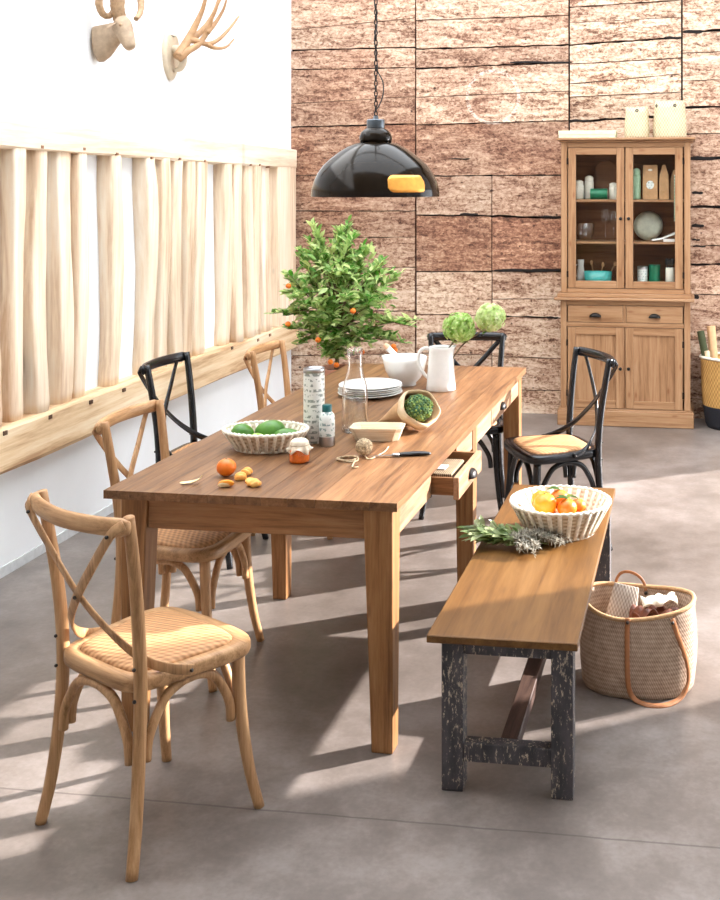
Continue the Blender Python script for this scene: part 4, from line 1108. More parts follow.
# card tube
p = gt(314, 442); t = thing('card_tube', 'tall printed white card tube standing behind the teal-capped bottle', 'tube', (p.x, p.y, TOP)); r = .0385
bm = B(); lathe(bm, [(r, 0), (r, .262)], 40, cap1=False); obj('body', bm, M['tubecard'], t, smooth=True, bevel=.001)
bm = B(); lathe(bm, [(r * 1.02, .258), (r * 1.02, .272), (r * .97, .274), (r * .95, .268), (r * .3, .268)], 40, cap0=True); obj('lid', bm, M['steel'], t, smooth=True)
# bottle
p = gt(327, 445.5); t = thing('bottle', 'small printed white bottle with a teal cap beside the card tube', 'bottle', (p.x, p.y, TOP)); r = .0285
bm = B(); lathe(bm, [(r * .9, 0), (r, .004), (r, .098), (r * .92, .112), (r * .66, .122), (r * .6, .124)], 36); obj('body', bm, M['label'], t, smooth=True)
bm = B(); lathe(bm, [(r * 1.005, .002), (r * 1.01, .004), (r * 1.01, .034), (r * 1.005, .035)], 36, cap0=False, cap1=False); obj('base_band', bm, M['steel'], t, smooth=True)
bm = B(); lathe(bm, [(r * .6, .122), (r * .62, .124), (r * .62, .146), (r * .56, .149)], 32); obj('cap', bm, M['teal'], t, bevel=.001)
# carafe
p = gt(355, 431); t = thing('carafe', 'clear glass carafe with a tall neck half full of water', 'carafe', (p.x, p.y, TOP))
op = [(.046, 0), (.051, .004), (.0505, .02), (.0495, .10), (.0480, .160), (.043, .188), (.034, .212), (.0290, .230), (.0275, .25), (.0280, .285), (.031, .315)]
ip = [(.0295, .315), (.0265, .285), (.026, .25), (.0275, .230), (.0325, .211), (.0415, .187), (.0465, .159), (.048, .10), (.049, .02), (.045, .008)]
bm = B(); lathe(bm, op + ip, 40); obj('body', bm, M['glass'], t, smooth=True)
bm = B(); lathe(bm, [(.0446, .009), (.0482, .02), (.0473, .10), (.0465, .130)], 40); obj('water', bm, glass('water', (.96, .98, .98, 1), .1), t, smooth=True)
bm = B(); tube(bm, [(.0305 * math.cos(a), .0305 * math.sin(a), .315) for a in [2 * PI * k / 40 for k in range(40)]], .0022, 8, 1, True, True); obj('lip', bm, M['glass'], t, smooth=True)
# plates
p = Vector((-1.425, 4.80, TOP)); rr = R(9)
names = ['bottom white plate of the stack', 'second white plate from the bottom of the stack', 'third white plate from the bottom of the stack', 'fourth white plate from the bottom of the stack', 'topmost white plate of the stack']
for k in range(5):
    r = .142 if k else .145
    t = thing('plate', names[k] + ' behind the carafe', 'plate', (p.x + rr.uniform(-.003, .003), p.y + rr.uniform(-.003, .003), TOP + k * .0088), 0, 'stack of white plates')
    bm = B(); lathe(bm, [(r * .60, 0), (r * .62, .0005), (r * .70, .004), (r * .97, .0145), (r, .017), (r * .985, .0185), (r * .70, .0088), (r * .3, .0078)], 56); obj('dish', bm, M['china'], t, smooth=True)
# mortar and pestle
p = gt(405, 385); t = thing('mortar', 'white china mortar bowl behind the plates', 'mortar', (p.x, p.y, TOP)); r = .103
bm = B(); lathe(bm, [(r * .50, 0), (r * .52, .004), (r * .50, .012), (r * .72, .034), (r * .90, .072), (r * .99, .115), (r, .132), (r * .96, .135), (r * .90, .130), (r * .84, .08), (r * .6, .035), (r * .2, .024)], 48); 
for v in bm.verts:
    a = math.atan2(v.co.y, v.co.x) - math.radians(165)
    if v.co.z > .10: v.co.xy *= 1 + .16 * max(0, math.cos(a)) ** 14 * (v.co.z - .10) / .03
obj('bowl', bm, M['china'], t, smooth=True)
bm = B(); tube(bm, [(.035, .0, .058), (0, 0, .095), (-.045, .0, .138), (-.082, 0, .172), (-.096, 0, .185)], [.024, .015, .012, .014, .011], 14, 5)
t2 = thing('pestle', 'white pestle leaning over the left rim of the mortar', 'pestle', (p.x, p.y, TOP)); obj('rod', bm, M['china'], t2, smooth=True)
bm = B(); tube(bm, [(-.082, 0, .172), (-.090, 0, .180), (-.100, 0, .189)], [.0142, .0142, .011], 14, 3); obj('grip', bm, plain('pestle_grip', srgb(236, 186, 150), .5), t2, smooth=True)
# white jug with two flowers
p = gt(442.5, 388.5); JP = Vector((p.x, p.y - .03, TOP)); t = thing('jug', 'tall white enamel jug holding two pale green flower heads', 'jug', JP)
bm = B(); op = [(.066, 0), (.0685, .004), (.066, .03), (.061, .10), (.056, .16), (.0545, .185), (.057, .198)]; ip = [(.0545, .199), (.052, .185), (.053, .16), (.058, .10), (.063, .03), (.06, .008)]
lathe(bm, op + ip, 48)
for v in bm.verts:
    a = math.atan2(v.co.y, v.co.x) - math.radians(5)
    if v.co.z > .155:
        k = max(0, math.cos(a)) ** 10 * (v.co.z - .155) / .045; v.co.xy *= 1 + .24 * k; v.co.z += .008 * k
obj('body', bm, M['china'], t, smooth=True)
bm = B(); band(bm, [(-.052, 0, .186), (-.075, 0, .190), (-.100, 0, .175), (-.107, 0, .140), (-.098, 0, .100), (-.078, 0, .068), (-.062, 0, .055)], .016, .007, (0, 1, 0), 6, c=.4); obj('handle', bm, M['china'], t, smooth=True)
def flower(px, py, r, m, label, seed):
    rr = R(seed); y = JP.y + .01; c = WY(px, py, y)
    t = thing('flower', label, 'flower', (JP.x + .012 * (1 if px > 470 else -1), JP.y, TOP + .05)); o = Vector(t.location)
    bm = B(); tube(bm, [(0, 0, 0), ((c.x - o.x) * .35, 0, (c.z - o.z) * .5), (c.x - o.x, c.y - o.y, c.z - o.z - r * .5)], .0032, 8, 6); obj('stem', bm, M['bark'], t, smooth=True)
    bm = B(); cc = c - o
    for k in range(230):
        z = rr.uniform(-1, 1); a = rr.uniform(0, 6.283); d = Vector((math.sqrt(1 - z * z) * math.cos(a), math.sqrt(1 - z * z) * math.sin(a), z))
        q = cc + Vector((d.x, d.y, d.z * .9)) * r * rr.uniform(.72, 1.02)
        s = d.cross(Vector((.3, .2, .9))).normalized(); s2 = d.cross(s)
        for j in range(5):
            an = 2 * PI * j / 5 + rr.random(); leaf(bm, q, (s * math.cos(an) + s2 * math.sin(an) + d * .55), d, .0155, .012, .35, 2)
    blob(bm, cc, r * .6, 2, (1, 1, .9))
    obj('flower_head', bm, M[m], t, smooth=True)
    bm = B()
    for k in range(2):
        a = rr.uniform(0, 6.28); leaf(bm, cc + Vector((0, 0, -r * .9)), (math.cos(a), math.sin(a), .1), (0, 0, 1), .05, .028, .3)
    obj('leaf', bm, M['leafdark'], t, smooth=True)
flower(459.5, 327.5, .076, 'viburnum', 'left, greener round flower head in the white jug', 1)
flower(490, 317.5, .071, 'viburnump', 'right, paler and higher round flower head in the white jug', 2)
# paper bag with broccoli
BG = Vector((-1.075, 4.165, TOP)); t = thing('paper_bag', 'open kraft paper bag lying on its side around a broccoli', 'paper bag', BG)
ax = Vector((.66, -.44, .60)).normalized(); sx = ax.cross(Vector((0, 0, 1))).normalized(); sz = sx.cross(ax)
bm = B(); rings = []; rr = R(12)
spec = [(-.205, .085, .004, .006), (-.15, .082, .012, .014), (-.09, .080, .034, .036), (-.03, .078, .056, .060), (.03, .078, .066, .078), (.075, .082, .070, .094)]
for (s, wx, wz, cz) in spec:
    ring = []
    base = Vector((ax.x, ax.y, 0)) * s
    tilt = max(0, min(1, (s + .10) / .16))
    for k in range(40):
        a = 2 * PI * k / 40; ca, sa = math.cos(a), math.sin(a)
        w = 1 + .035 * math.sin(5 * a + s * 30) + rr.uniform(-.012, .012)
        vz = sz * tilt + Vector((0, 0, 1)) * (1 - tilt)
        q = base + sx * (wx * w * ca) + vz * (wz * w * sa) + Vector((0, 0, cz))
        q.z = max(q.z, .0012); ring.append(bm.verts.new(q))
    rings.append(ring)
for A_, B_ in zip(rings[:-1], rings[1:]):
    for j in range(40): bm.faces.new((A_[j], A_[(j + 1) % 40], B_[(j + 1) % 40], B_[j]))
bm.faces.new(rings[0][::-1]); obj('bag', bm, M['kraft'], t, smooth=True, solid=.001)
bm = B(); rings = []
mouth = Vector((ax.x, ax.y, 0)) * .075 + Vector((0, 0, .094))
for (d, wx, wz) in ((0, .082, .070), (.005, .0865, .0745), (-.016, .091, .079), (-.034, .090, .078)):
    ring = []
    for k in range(40):
        a = 2 * PI * k / 40; w = 1 + .04 * math.sin(5 * a + 2) + .015 * math.sin(11 * a)
        q = mouth + ax * d + sx * (wx * w * math.cos(a)) + sz * (wz * w * math.sin(a)); q.z = max(q.z, .0012); ring.append(bm.verts.new(q))
    rings.append(ring)
for A_, B_ in zip(rings[:-1], rings[1:]):
    for j in range(40): bm.faces.new((A_[j], A_[(j + 1) % 40], B_[(j + 1) % 40], B_[j]))
obj('cuff', bm, M['kraftlight'], t, smooth=True, solid=.001)
BC = BG + mouth - ax * .022 + Vector((0, 0, .006))
t = thing('broccoli', 'blue-green broccoli head in the mouth of the paper bag', 'broccoli', BC)
bm = B(); rr = R(31)
for k in range(17):
    z = 1 - 1.2 * (k + .5) / 17; a = k * 2.39996
    d = Vector((math.sqrt(max(0, 1 - z * z)) * math.cos(a), math.sqrt(max(0, 1 - z * z)) * math.sin(a), z))
    q = sx * d.x + sz * d.y * .9 + ax * d.z * .75
    c_ = q * .040; r_ = rr.uniform(.017, .023)
    for j in range(34):
        zz = 1 - 2 * (j + .5) / 34; b_ = j * 2.39996 + k; e_ = Vector((math.sqrt(1 - zz * zz) * math.cos(b_), math.sqrt(1 - zz * zz) * math.sin(b_), zz))
        if e_.dot(q) < -.25: continue
        blob(bm, c_ + e_ * r_ * rr.uniform(.85, 1.0), rr.uniform(.0042, .0062), 1, jit=.12, rnd=rr)
    blob(bm, c_, r_ * .92, 2)
blob(bm, (0, 0, 0), .036, 2)
obj('florets', bm, M['broccoli'], t, smooth=True)
bm = B(); tube(bm, [ax * -.03, ax * -.07, ax * -.10], [.022, .018, .017], 12, 3); obj('stalk', bm, M['stalk'], t, smooth=True)
# poplar tray
p = gt(384, 439.5); t = thing('wooden_tray', 'small pale thin-wood punnet in front of the paper bag', 'tray', (p.x - .026, p.y + .004, TOP), math.radians(6))
def punnet(bm, k, z0, z1, a0, b0_, a1, b1):
    rings = []
    for (z, a, b_) in ((z0, a0, b0_), (z1, a1, b1)):
        c = .02; rings.append([bm.verts.new((x, y, z)) for x, y in ((-a + c, -b_), (a - c, -b_), (a, -b_ + c), (a, b_ - c), (a - c, b_), (-a + c, b_), (-a, b_ - c), (-a, -b_ + c))])
    for j in range(8): bm.faces.new((rings[0][j], rings[0][(j + 1) % 8], rings[1][(j + 1) % 8], rings[1][j]))
    return rings
bm = B(); rg = punnet(bm, 0, 0, .048, .080, .042, .098, .058); bm.faces.new(rg[0][::-1]); obj('tray', bm, M['chipwood'], t, solid=.0025, bevel=.0006)
bm = B(); rg = punnet(bm, 0, .034, .0495, .0935, .0535, .0995, .0595); obj('rim_strip', bm, M['chipwood'], t, solid=.002)
# twine: ball, loose ring and tail
p = gt(365, 455); t = thing('twine_ball', 'ball of pale hemp twine in front of the punnet', 'twine', (p.x, p.y - .012, TOP)); rr = R(5)
bm = B(); blob(bm, (0, 0, .031), .027, 2)
for k in range(22):
    n_ = Vector((rr.uniform(-1, 1), rr.uniform(-1, 1), rr.uniform(-1, 1))).normalized(); s = n_.cross(Vector((.3, .5, .8))).normalized(); s2 = n_.cross(s)
    r_ = rr.uniform(.0265, .0285); tube(bm, [Vector((0, 0, .0313)) + (s * math.cos(a) + s2 * math.sin(a)) * r_ + n_ * rr.uniform(-.006, .006) * 0 for a in [2 * PI * q / 20 for q in range(20)]], .0026, 6, 1, True, True)
obj('ball', bm, M['twine'], t, smooth=True)
o = Vector(t.location)
bm = B(); pts = []
cr = gt(347.5, 460.5)
for k in range(26):
    a = 2 * PI * k / 13 + .4; r_ = .034 + .004 * math.sin(k * .7)
    pts.append((cr.x - o.x + r_ * math.cos(a), cr.y - o.y + .9 * r_ * math.sin(a), .0030 + .0045 * (k // 13) + .001 * math.sin(k)))
tube(bm, pts, .0026, 6, 3); obj('loose_loop', bm, M['twine'], t, smooth=True)
bm = B(); q0, q1, q2 = gt(370, 460) - o, gt(384, 453) - o, gt(392, 447) - o
tube(bm, [(.01, -.02, .003), (q0.x, q0.y, .003), (q1.x, q1.y, .003), (q2.x - .01, q2.y - .01, .003)], .0024, 6, 5); obj('loose_end', bm, M['twine'], t, smooth=True)
q = gt(357, 468) - o; bm = B(); tube(bm, [(cr.x - o.x + .03, cr.y - o.y - .012, .003), (q.x - .015, q.y - .004, .003), (q.x + .005, q.y, .003)], .0024, 6, 5); obj('loose_end', bm, M['twine'], t, smooth=True)
# folding knife
a, b = gt(368, 458), gt(430, 455.5); d = (b - a); an = math.atan2(d.y, d.x); L = d.length
t = thing('pruning_knife', 'pruning knife with black handle and thin steel blade near the table edge', 'knife', (a.x, a.y, TOP), an)
bm = B(); sweep(bm, [Vector((x, y, .0075)) for x, y in ((L * .50, 0), (L * .58, .003), (L * .72, .007), (L * .86, .006), (L * .97, -.002), (L, -.008))], circ(1, 12, .62), up=(0, 0, 1), scales=[.0095, .0115, .0125, .0115, .010, .006]); obj('handle', bm, M['blackh'], t, smooth=True)
bm = B(); sweep(bm, [Vector((L * .38, 0, .0075)), Vector((L * .44, 0, .0075)), Vector((L * .50, 0, .0075))], circ(1, 12, .6), up=(0, 0, 1), scales=[.008, .0105, .0098]); obj('bolster', bm, M['steel'], t, smooth=True)
bm = B(); sweep(bm, [Vector((x, y, .006)) for x, y in ((0, -.004), (L * .06, -.002), (L * .2, 0), (L * .39, 0))], rect(1, .25, .1), up=(0, 0, 1), scales=[.001, .006, .011, .012]); obj('blade', bm, M['steel'], t)
bm = B(); tube(bm, [(L * .5, .009, .008), (L * .6, .017, .008), (L * .76, .022, .008), (L * .86, .015, .008)], .0022, 6, 5); obj('guard', bm, M['steel'], t, smooth=True)
# clementine, peel and segments
p = gt(226.5, 478); citrus('clementine', (p.x - .010, p.y + .022, TOP), .0315, 'orange', 'whole orange clementine on the near end of the table', None, 'clementine', squash=.9)
def peel(p, rz, label, pts, w):
    bm = B(); path = catmull(pts, 6); ups = [Vector((0, -.3 + .6 * i / len(path), 1)).normalized() for i in range(len(path))]
    n = len(path); sc = [max(.12, math.sin(PI * (i + .4) / n) ** .6) for i in range(n)]
    sweep(bm, path, [(-w, .004), (-w * .5, 0), (w * .5, 0), (w, .004), (w * .5, .0025), (-w * .5, .0025)], up=ups, scales=sc)
    t = obj('orange_peel', bm, M['pith'], smooth=True); t.location = p; t.rotation_euler = (0, 0, rz); tag(t, label, 'orange peel')
p = gt(191, 484); peel((p.x, p.y, TOP + .001), math.radians(8), 'curled strip of pale orange peel near the table corner', [(-.036, 0, .003), (-.015, -.004, .002), (.01, 0, .005), (.026, .006, .012), (.034, .010, .024)], .011)
def segment(bm, c, L, r, rz, tilt=0):
    """one citrus segment: a crescent wedge"""
    rm = Euler((tilt, 0, rz)).to_matrix(); n, m = 12, 9; rows = []
    for i in range(n + 1):
        t_ = -1 + 2 * i / n; sc = math.sqrt(max(.0004, 1 - t_ * t_)); row = []
        for j in range(m):
            a = 2 * PI * j / m; x = t_ * L; y = r * .62 * sc * math.cos(a) * (1 - .35 * math.sin(a)); z = r * sc * (math.sin(a) * .8) + .35 * r * (1 - t_ * t_)
            row.append(bm.verts.new(rm @ Vector((x, y, z)) + Vector(c)))
        rows.append(row)
    for A_, B_ in zip(rows[:-1], rows[1:]):
        for j in range(m): bm.faces.new((A_[j], A_[(j + 1) % m], B_[(j + 1) % m], B_[j]))
    bm.faces.new(rows[0][::-1]); bm.faces.new(rows[-1])
def ground(bm):
    zm = min(v.co.z for v in bm.verts)
    for v in bm.verts: v.co.z -= zm
p = gt(226, 487); t = thing('orange_piece', 'piece of orange peel with white pith lying in front of the clementine', 'orange piece', (p.x, p.y, TOP))
bm = B(); segment(bm, (0, 0, 0), .026, .018, .35, .9); ground(bm); obj('rind', bm, M['yorange'], t, smooth=True)
bm = B(); segment(bm, (-.002, -.006, .008), .022, .013, .35, .9); obj('pith', bm, M['pith'], t, smooth=True)
for k, (px, py, rz, n_, lab) in enumerate(((240, 480, .4, 2, 'cluster of peeled orange segments touching the clementine'), (247, 475, -.2, 2, 'peeled orange segments at the back of the little heap'), (252, 486, .9, 4, 'largest cluster of peeled orange segments, rightmost by the clementine'))):
    p = gt(px, py); t = thing('orange_segments', lab, 'orange segments', (p.x, p.y, TOP), 0, 'peeled orange segments')
    for j in range(n_):
        bm = B(); segment(bm, (0, 0, 0), .020, .014, rz, .5 - .5 * j)
        ground(bm)
        for v in bm.verts: v.co += Vector(((j - n_ / 2) * .011 * math.sin(-rz), (j - n_ / 2 + .5) * .011 * math.cos(rz), .003 * (j % 2)))
        obj('segment', bm, M['flesh'], t, smooth=True)
# folded cloths in the open drawer
t = thing('folded_napkin', 'striped brown and cream folded cloth inside the open table drawer', 'napkin', (fx0 - .095, D1a + .165, .6485))
bm = B()
for k in range(3): box(bm, -.075 + .002 * k, .075 - .002 * k, -.115 + .003 * k, .115 - .006 * k, .018 * k, .018 * k + .016)
obj('cloth', bm, M['stripecloth'], t, bevel=.006)
bm = B(); box(bm, -.012, .035, -.06, .0, .0525, .056); obj('cloth_tag', bm, M['china'], t, bevel=.001)

# ------------------------------------------------------------------ herbs on the bench
HZ = .4505
t = thing('sage_bunch', 'bunch of green sage leaves lying on the bench in front of the woven bowl', 'herbs', (-.655, 3.80, HZ)); o = Vector(t.location); rr = R(77)
bl, bs = B(), B()
for k in range(20):
    a = Vector((.10 + rr.uniform(0, .08), rr.uniform(-.03, .03), .010 + rr.uniform(0, .012))); b = Vector((-.085 + rr.uniform(-.02, .06), rr.uniform(-.075, .085), .012 + rr.uniform(0, .035)))
    tube(bs, [a, a.lerp(b, .5) + Vector((0, 0, .008)), b], .0018, 5, 3)
    for j in range(9):
        s = .2 + .8 * j / 8; p = a.lerp(b, s); d = (b - a).normalized(); w = Vector((rr.uniform(-1, 1), rr.uniform(-1, 1), rr.uniform(-.1, .7)))
        d2 = (d * .8 + w * .8).normalized(); L = rr.uniform(.045, .068)
        if p.z + d2.z * L < .006: d2.z = abs(d2.z)
        leaf(bl, p + Vector((0, 0, .004)), d2, (rr.uniform(-.4, .4), rr.uniform(-.4, .4), 1), L, L * .42, .15)
for bmm in (bl,):
    for v in bmm.verts: v.co.z = max(v.co.z, .001)
obj('leaves', bl, M['sage'], t, smooth=True); obj('stems', bs, M['stem'], t, smooth=True)
t = thing('rosemary_bunch', 'bunch of grey-green rosemary sprigs lying against the woven bowl on the bench', 'herbs', (-.545, 3.775, HZ)); rr = R(78)
bl, bs = B(), B()
for k in range(38):
    a = Vector((-.085 + rr.uniform(0, .03), .03 + rr.uniform(-.03, .03), .012 + rr.uniform(0, .02))); b = Vector((rr.uniform(-.03, .13), rr.uniform(-.105, .045), .008 + rr.uniform(0, .03)))
    if b.x > .06: b.y = rr.uniform(-.01, .05) ; b.z += .005
    m_ = a.lerp(b, .5) + Vector((0, 0, .016)); tube(bs, [a, m_, b], .0014, 5, 4)
    path = catmull([a, m_, b], 10)
    for i, p in enumerate(path):
        d = (path[min(i + 1, len(path) - 1)] - path[max(i - 1, 0)]).normalized()
        for j in range(5):
            w = Vector((rr.uniform(-1, 1), rr.uniform(-1, 1), rr.uniform(-.5, 1))).normalized(); leaf(bl, p, (d * .7 + w).normalized(), (0, 0, 1), rr.uniform(.013, .022), .0046, .1, 2)
for v in bl.verts: v.co.z = max(v.co.z, .0008)
obj('needles', bl, M['rosemary'], t, smooth=True); obj('stems', bs, M['bark'], t, smooth=True)

# ------------------------------------------------------------------ tote basket on the floor
TC = Vector((-.178, 3.800, 0)); t = thing('tote_basket', 'woven straw tote basket with tan leather handles on the floor right of the bench', 'basket', TC)
def tote_r(a, z):
    k = z / .285
    rx, ry = .190 + .010 * math.sin(PI * min(1, k * 1.1)) , .138 + .010 * math.sin(PI * min(1, k * 1.2))
    e = 2.35 + .1 * k; c, s = abs(math.cos(a)) + 1e-6, abs(math.sin(a)) + 1e-6
    q = (c ** e + s ** e) ** (-1 / e)
    q *= 1 + .010 * math.sin(3 * a + 5 * z) + .022 * k * math.cos(2 * a + .4) 
    return rx * q * math.cos(a), ry * q * math.sin(a)
def tote_z(a): return .286 + .012 * math.cos(2 * a) - .016 * max(0, math.cos(a + 2.0)) ** 4 + .008 * max(0, math.cos(a - 1.9)) ** 2
N = 72; levels = [0, .012, .04, .09, .15, .21, .26, 1.0]
bm = B(); outer = []
for li, z in enumerate(levels):
    ring = []
    for k in range(N):
        a = 2 * PI * k / N; zz = tote_z(a) if z == 1.0 else z; x, y = tote_r(a, zz); q = .97 if li == 0 else 1
        ring.append(bm.verts.new((x * q, y * q, zz)))
    outer.append(ring)
for z in (1.0, .2, .1, .02):
    ring = []
    for k in range(N):
        a = 2 * PI * k / N; zz = tote_z(a) - .001 if z == 1.0 else z; x, y = tote_r(a, zz); ring.append(bm.verts.new((x * .955, y * .94, zz)))
    outer.append(ring)
for A_, B_ in zip(outer[:-1], outer[1:]):
    for j in range(N): bm.faces.new((A_[j], A_[(j + 1) % N], B_[(j + 1) % N], B_[j]))
bm.faces.new(outer[0][::-1]); bm.faces.new(outer[-1]); obj('body', bm, M['straw'], t, smooth=True)
bm = B(); tube(bm, [(tote_r(a, .285)[0] * .978, tote_r(a, .285)[1] * .972, tote_z(a)) for a in [2 * PI * k / N for k in range(N)]], .0075, 8, 1, True, True); obj('rim', bm, M['strawy2'], t, smooth=True)
def onfront(px, z):
    """angle on the front of the tote seen under a given column of the photograph"""
    best = None
    for k in range(720):
        a = -PI + PI * k / 720; x, y = tote_r(a, z); q = TC + Vector((x, y, z)); d = -SS * q.x + CC * q.y; u = CX0 + FPX * (CC * q.x + SS * q.y) / d
        if best is None or abs(u - px) < best[0]: best = (abs(u - px), a)
    return best[1]
pts, ups = [], []
for (px, z, o_) in ((628, .272, .006), (627.5, .22, .006), (627.5, .15, .007), (628, .08, .008), (630, .035, .010), (636, .010, .016), (647, .0045, .036), (658, .0045, .042), (668, .006, .034), (678, .016, .022), (685, .05, .014), (686, .10, .011), (682, .16, .010), (676, .22, .008), (671.5, .27, .006)):
    a = onfront(px, max(z, .03)); x, y = tote_r(a, max(z, .02)); n_ = Vector((math.cos(a) * .8, math.sin(a) * 1.1, 0)).normalized()
    pts.append(Vector((x, y, z)) + n_ * o_); ups.append(n_ if z > .03 else (n_ * .5 + Vector((0, 0, .8))).normalized())
bm = B(); path = catmull(pts, 5); U = [u.normalized() for u in catmull(ups, 5)]
sweep(bm, path, rect(.017, .004, .3), up=U); obj('handle', bm, M['leather'], t, smooth=True)
bm = B(); pts = [Vector((-.085, .126, .262)), Vector((-.082, .128, .30)), Vector((-.065, .130, .325)), Vector((-.035, .130, .330)), Vector((.0, .128, .315)), Vector((.02, .127, .285)), Vector((.022, .122, .255))]
sweep(bm, catmull(pts, 6), rect(.010, .004, .3), up=(0, 1, 0)); obj('handle', bm, M['leather'], t, smooth=True)
for px in (628, 671.5):
    a = onfront(px, .26); x, y = tote_r(a, .258); bm = B(); blob(bm, (x * 1.03, y * 1.06, .258), .006, 2); obj('rivet', bm, M['bolt'], t, smooth=True)
for x, y in ((-.086, .120), (.023, .119)):
    bm = B(); blob(bm, (x, y, .262), .007, 2); obj('rivet', bm, M['bolt'], t, smooth=True)
# pouch, leather and paper inside it
bm = B(); rings = []
for k in range(7):
    s = k / 6; w = .066 * (1 - .30 * s); th = .020 * math.sin(PI * (.12 + .80 * s)) + .002
    rings.append([bm.verts.new((w * math.cos(a) * (1 if abs(math.cos(a)) < .9 else .97), th * math.sin(a), .205 * s)) for a in [2 * PI * q / 24 for q in range(24)]])
for A_, B_ in zip(rings[:-1], rings[1:]):
    for j in range(24): bm.faces.new((A_[j], A_[(j + 1) % 24], B_[(j + 1) % 24], B_[j]))
bm.faces.new(rings[0][::-1]); bm.faces.new(rings[-1])
o = obj('cloth_pouch', bm, M['greycloth'], smooth=True, bevel=.003); o.location = TC + Vector((-.075, .000, .115)); o.rotation_euler = (-.30, .22, .15); tag(o, 'grey slub-woven pouch sticking out of the straw tote basket', 'pouch')
bm = B(); rr = R(6); n = 16; gr = []
for i in range(n):
    row = []
    for j in range(10):
        u, v = i / (n - 1) - .5, j / 9 - .5
        row.append(bm.verts.new((u * .19, v * .12, .022 * math.sin(u * 17 + v * 6) + .014 * math.sin(v * 19 + u * 5) + rr.uniform(-.003, .003) - .09 * u * u)))
    gr.append(row)
for A_, B_ in zip(gr[:-1], gr[1:]):
    for j in range(9): bm.faces.new((A_[j], A_[j + 1], B_[j + 1], B_[j]))
o = obj('leather_purse', bm, M['dkleather'], smooth=True, solid=.004, subsurf=1); o.location = TC + Vector((.07, -.01, .245)); o.rotation_euler = (-.15, .05, .12); tag(o, 'crumpled brown leather purse inside the straw tote basket', 'purse')
bm = B(); rr = R(16); gr = []
for i in range(14):
    row = []
    for j in range(8):
        u, v = i / 13 - .5, j / 7 - .5
        row.append(bm.verts.new((u * .12, v * .055, .009 * math.sin(u * 11 - v * 9) + .007 * math.sin(v * 13 + u * 9) + rr.uniform(-.002, .002))))
    gr.append(row)
for A_, B_ in zip(gr[:-1], gr[1:]):
    for j in range(7): bm.faces.new((A_[j], A_[j + 1], B_[j + 1], B_[j]))
o = obj('paper_wrap', bm, M['paper'], smooth=True, solid=.0015); o.location = TC + Vector((.072, .0, .284)); o.rotation_euler = (.15, -.08, .25); tag(o, 'crumpled white paper on the brown leather purse in the tote', 'paper')

# ------------------------------------------------------------------ citrus tree behind the table
TP = WY(336, 367, 6.2); t = thing('citrus_tree', 'leafy potted citrus tree with small orange fruit behind the table', 'potted plant', (TP.x, 6.2, 0)); pz = TP.z
bm = B(); lathe(bm, [(.075, 0), (.08, .01), (.098, pz - .05), (.108, pz - .05), (.110, pz), (.098, pz), (.094, pz - .04), (.05, pz - .045)], 40); obj('pot', bm, M['terracotta'], t, smooth=False, bevel=.003)
bm = B(); lathe(bm, [(.092, pz - .043), (.092, pz - .028), (.05, pz - .022)], 30); obj('soil', bm, M['soil'], t, smooth=True)
rr = R(2024); bl, bb = B(), B()
cz0 = pz + .06
tube(bb, [(0, 0, pz - .03), (.01, 0, pz + .1), (-.01, .01, pz + .25), (.02, 0, pz + .42)], [.013, .011, .009, .007], 10, 5)
def W6(px, py, dy): q = WY(px, py, 6.2 + dy); return Vector((q.x - TP.x, dy, q.z))
tips = []
for (px, py, dy, n) in ((310, 222, 0, 2), (311, 240, .05, 2), (336, 226, -.05, 2), (352, 221, .05, 2), (358, 236, -.08, 2), (372, 246, .05, 2), (384, 262, -.03, 2), (395, 275, .04, 2), (298, 252, .02, 2), (290, 275, -.05, 2), (284, 290, .06, 2), (283, 312, -.02, 2),
                        (290, 330, .08, 2), (300, 342, -.08, 2), (325, 352, -.10, 2), (338, 356, .02, 2), (350, 348, -.12, 2), (366, 338, -.05, 2), (388, 338, .0, 2), (402, 345, .02, 1), (408, 322, -.03, 1), (412, 318, -.02, 1), (385, 320, .08, 2), (375, 300, -.14, 3), (392, 300, .1, 2),
                        (345, 300, -.2, 3), (320, 300, -.18, 3), (335, 270, -.15, 3), (355, 275, -.17, 3), (310, 275, .12, 3), (340, 320, -.2, 3), (312, 322, -.16, 3), (360, 316, .15, 2), (330, 290, .18, 2), (325, 255, .1, 2), (268, 312, .02, 1), (376, 285, .12, 2), (300, 300, -.1, 3), (350, 255, 0, 3), (330, 335, -.15, 3), (365, 262, .1, 2), (345, 240, -.05, 2), (312, 255, -.08, 2)):
    tips += [W6(px, py, dy)] * n
base = Vector((.01, 0, pz + .12))
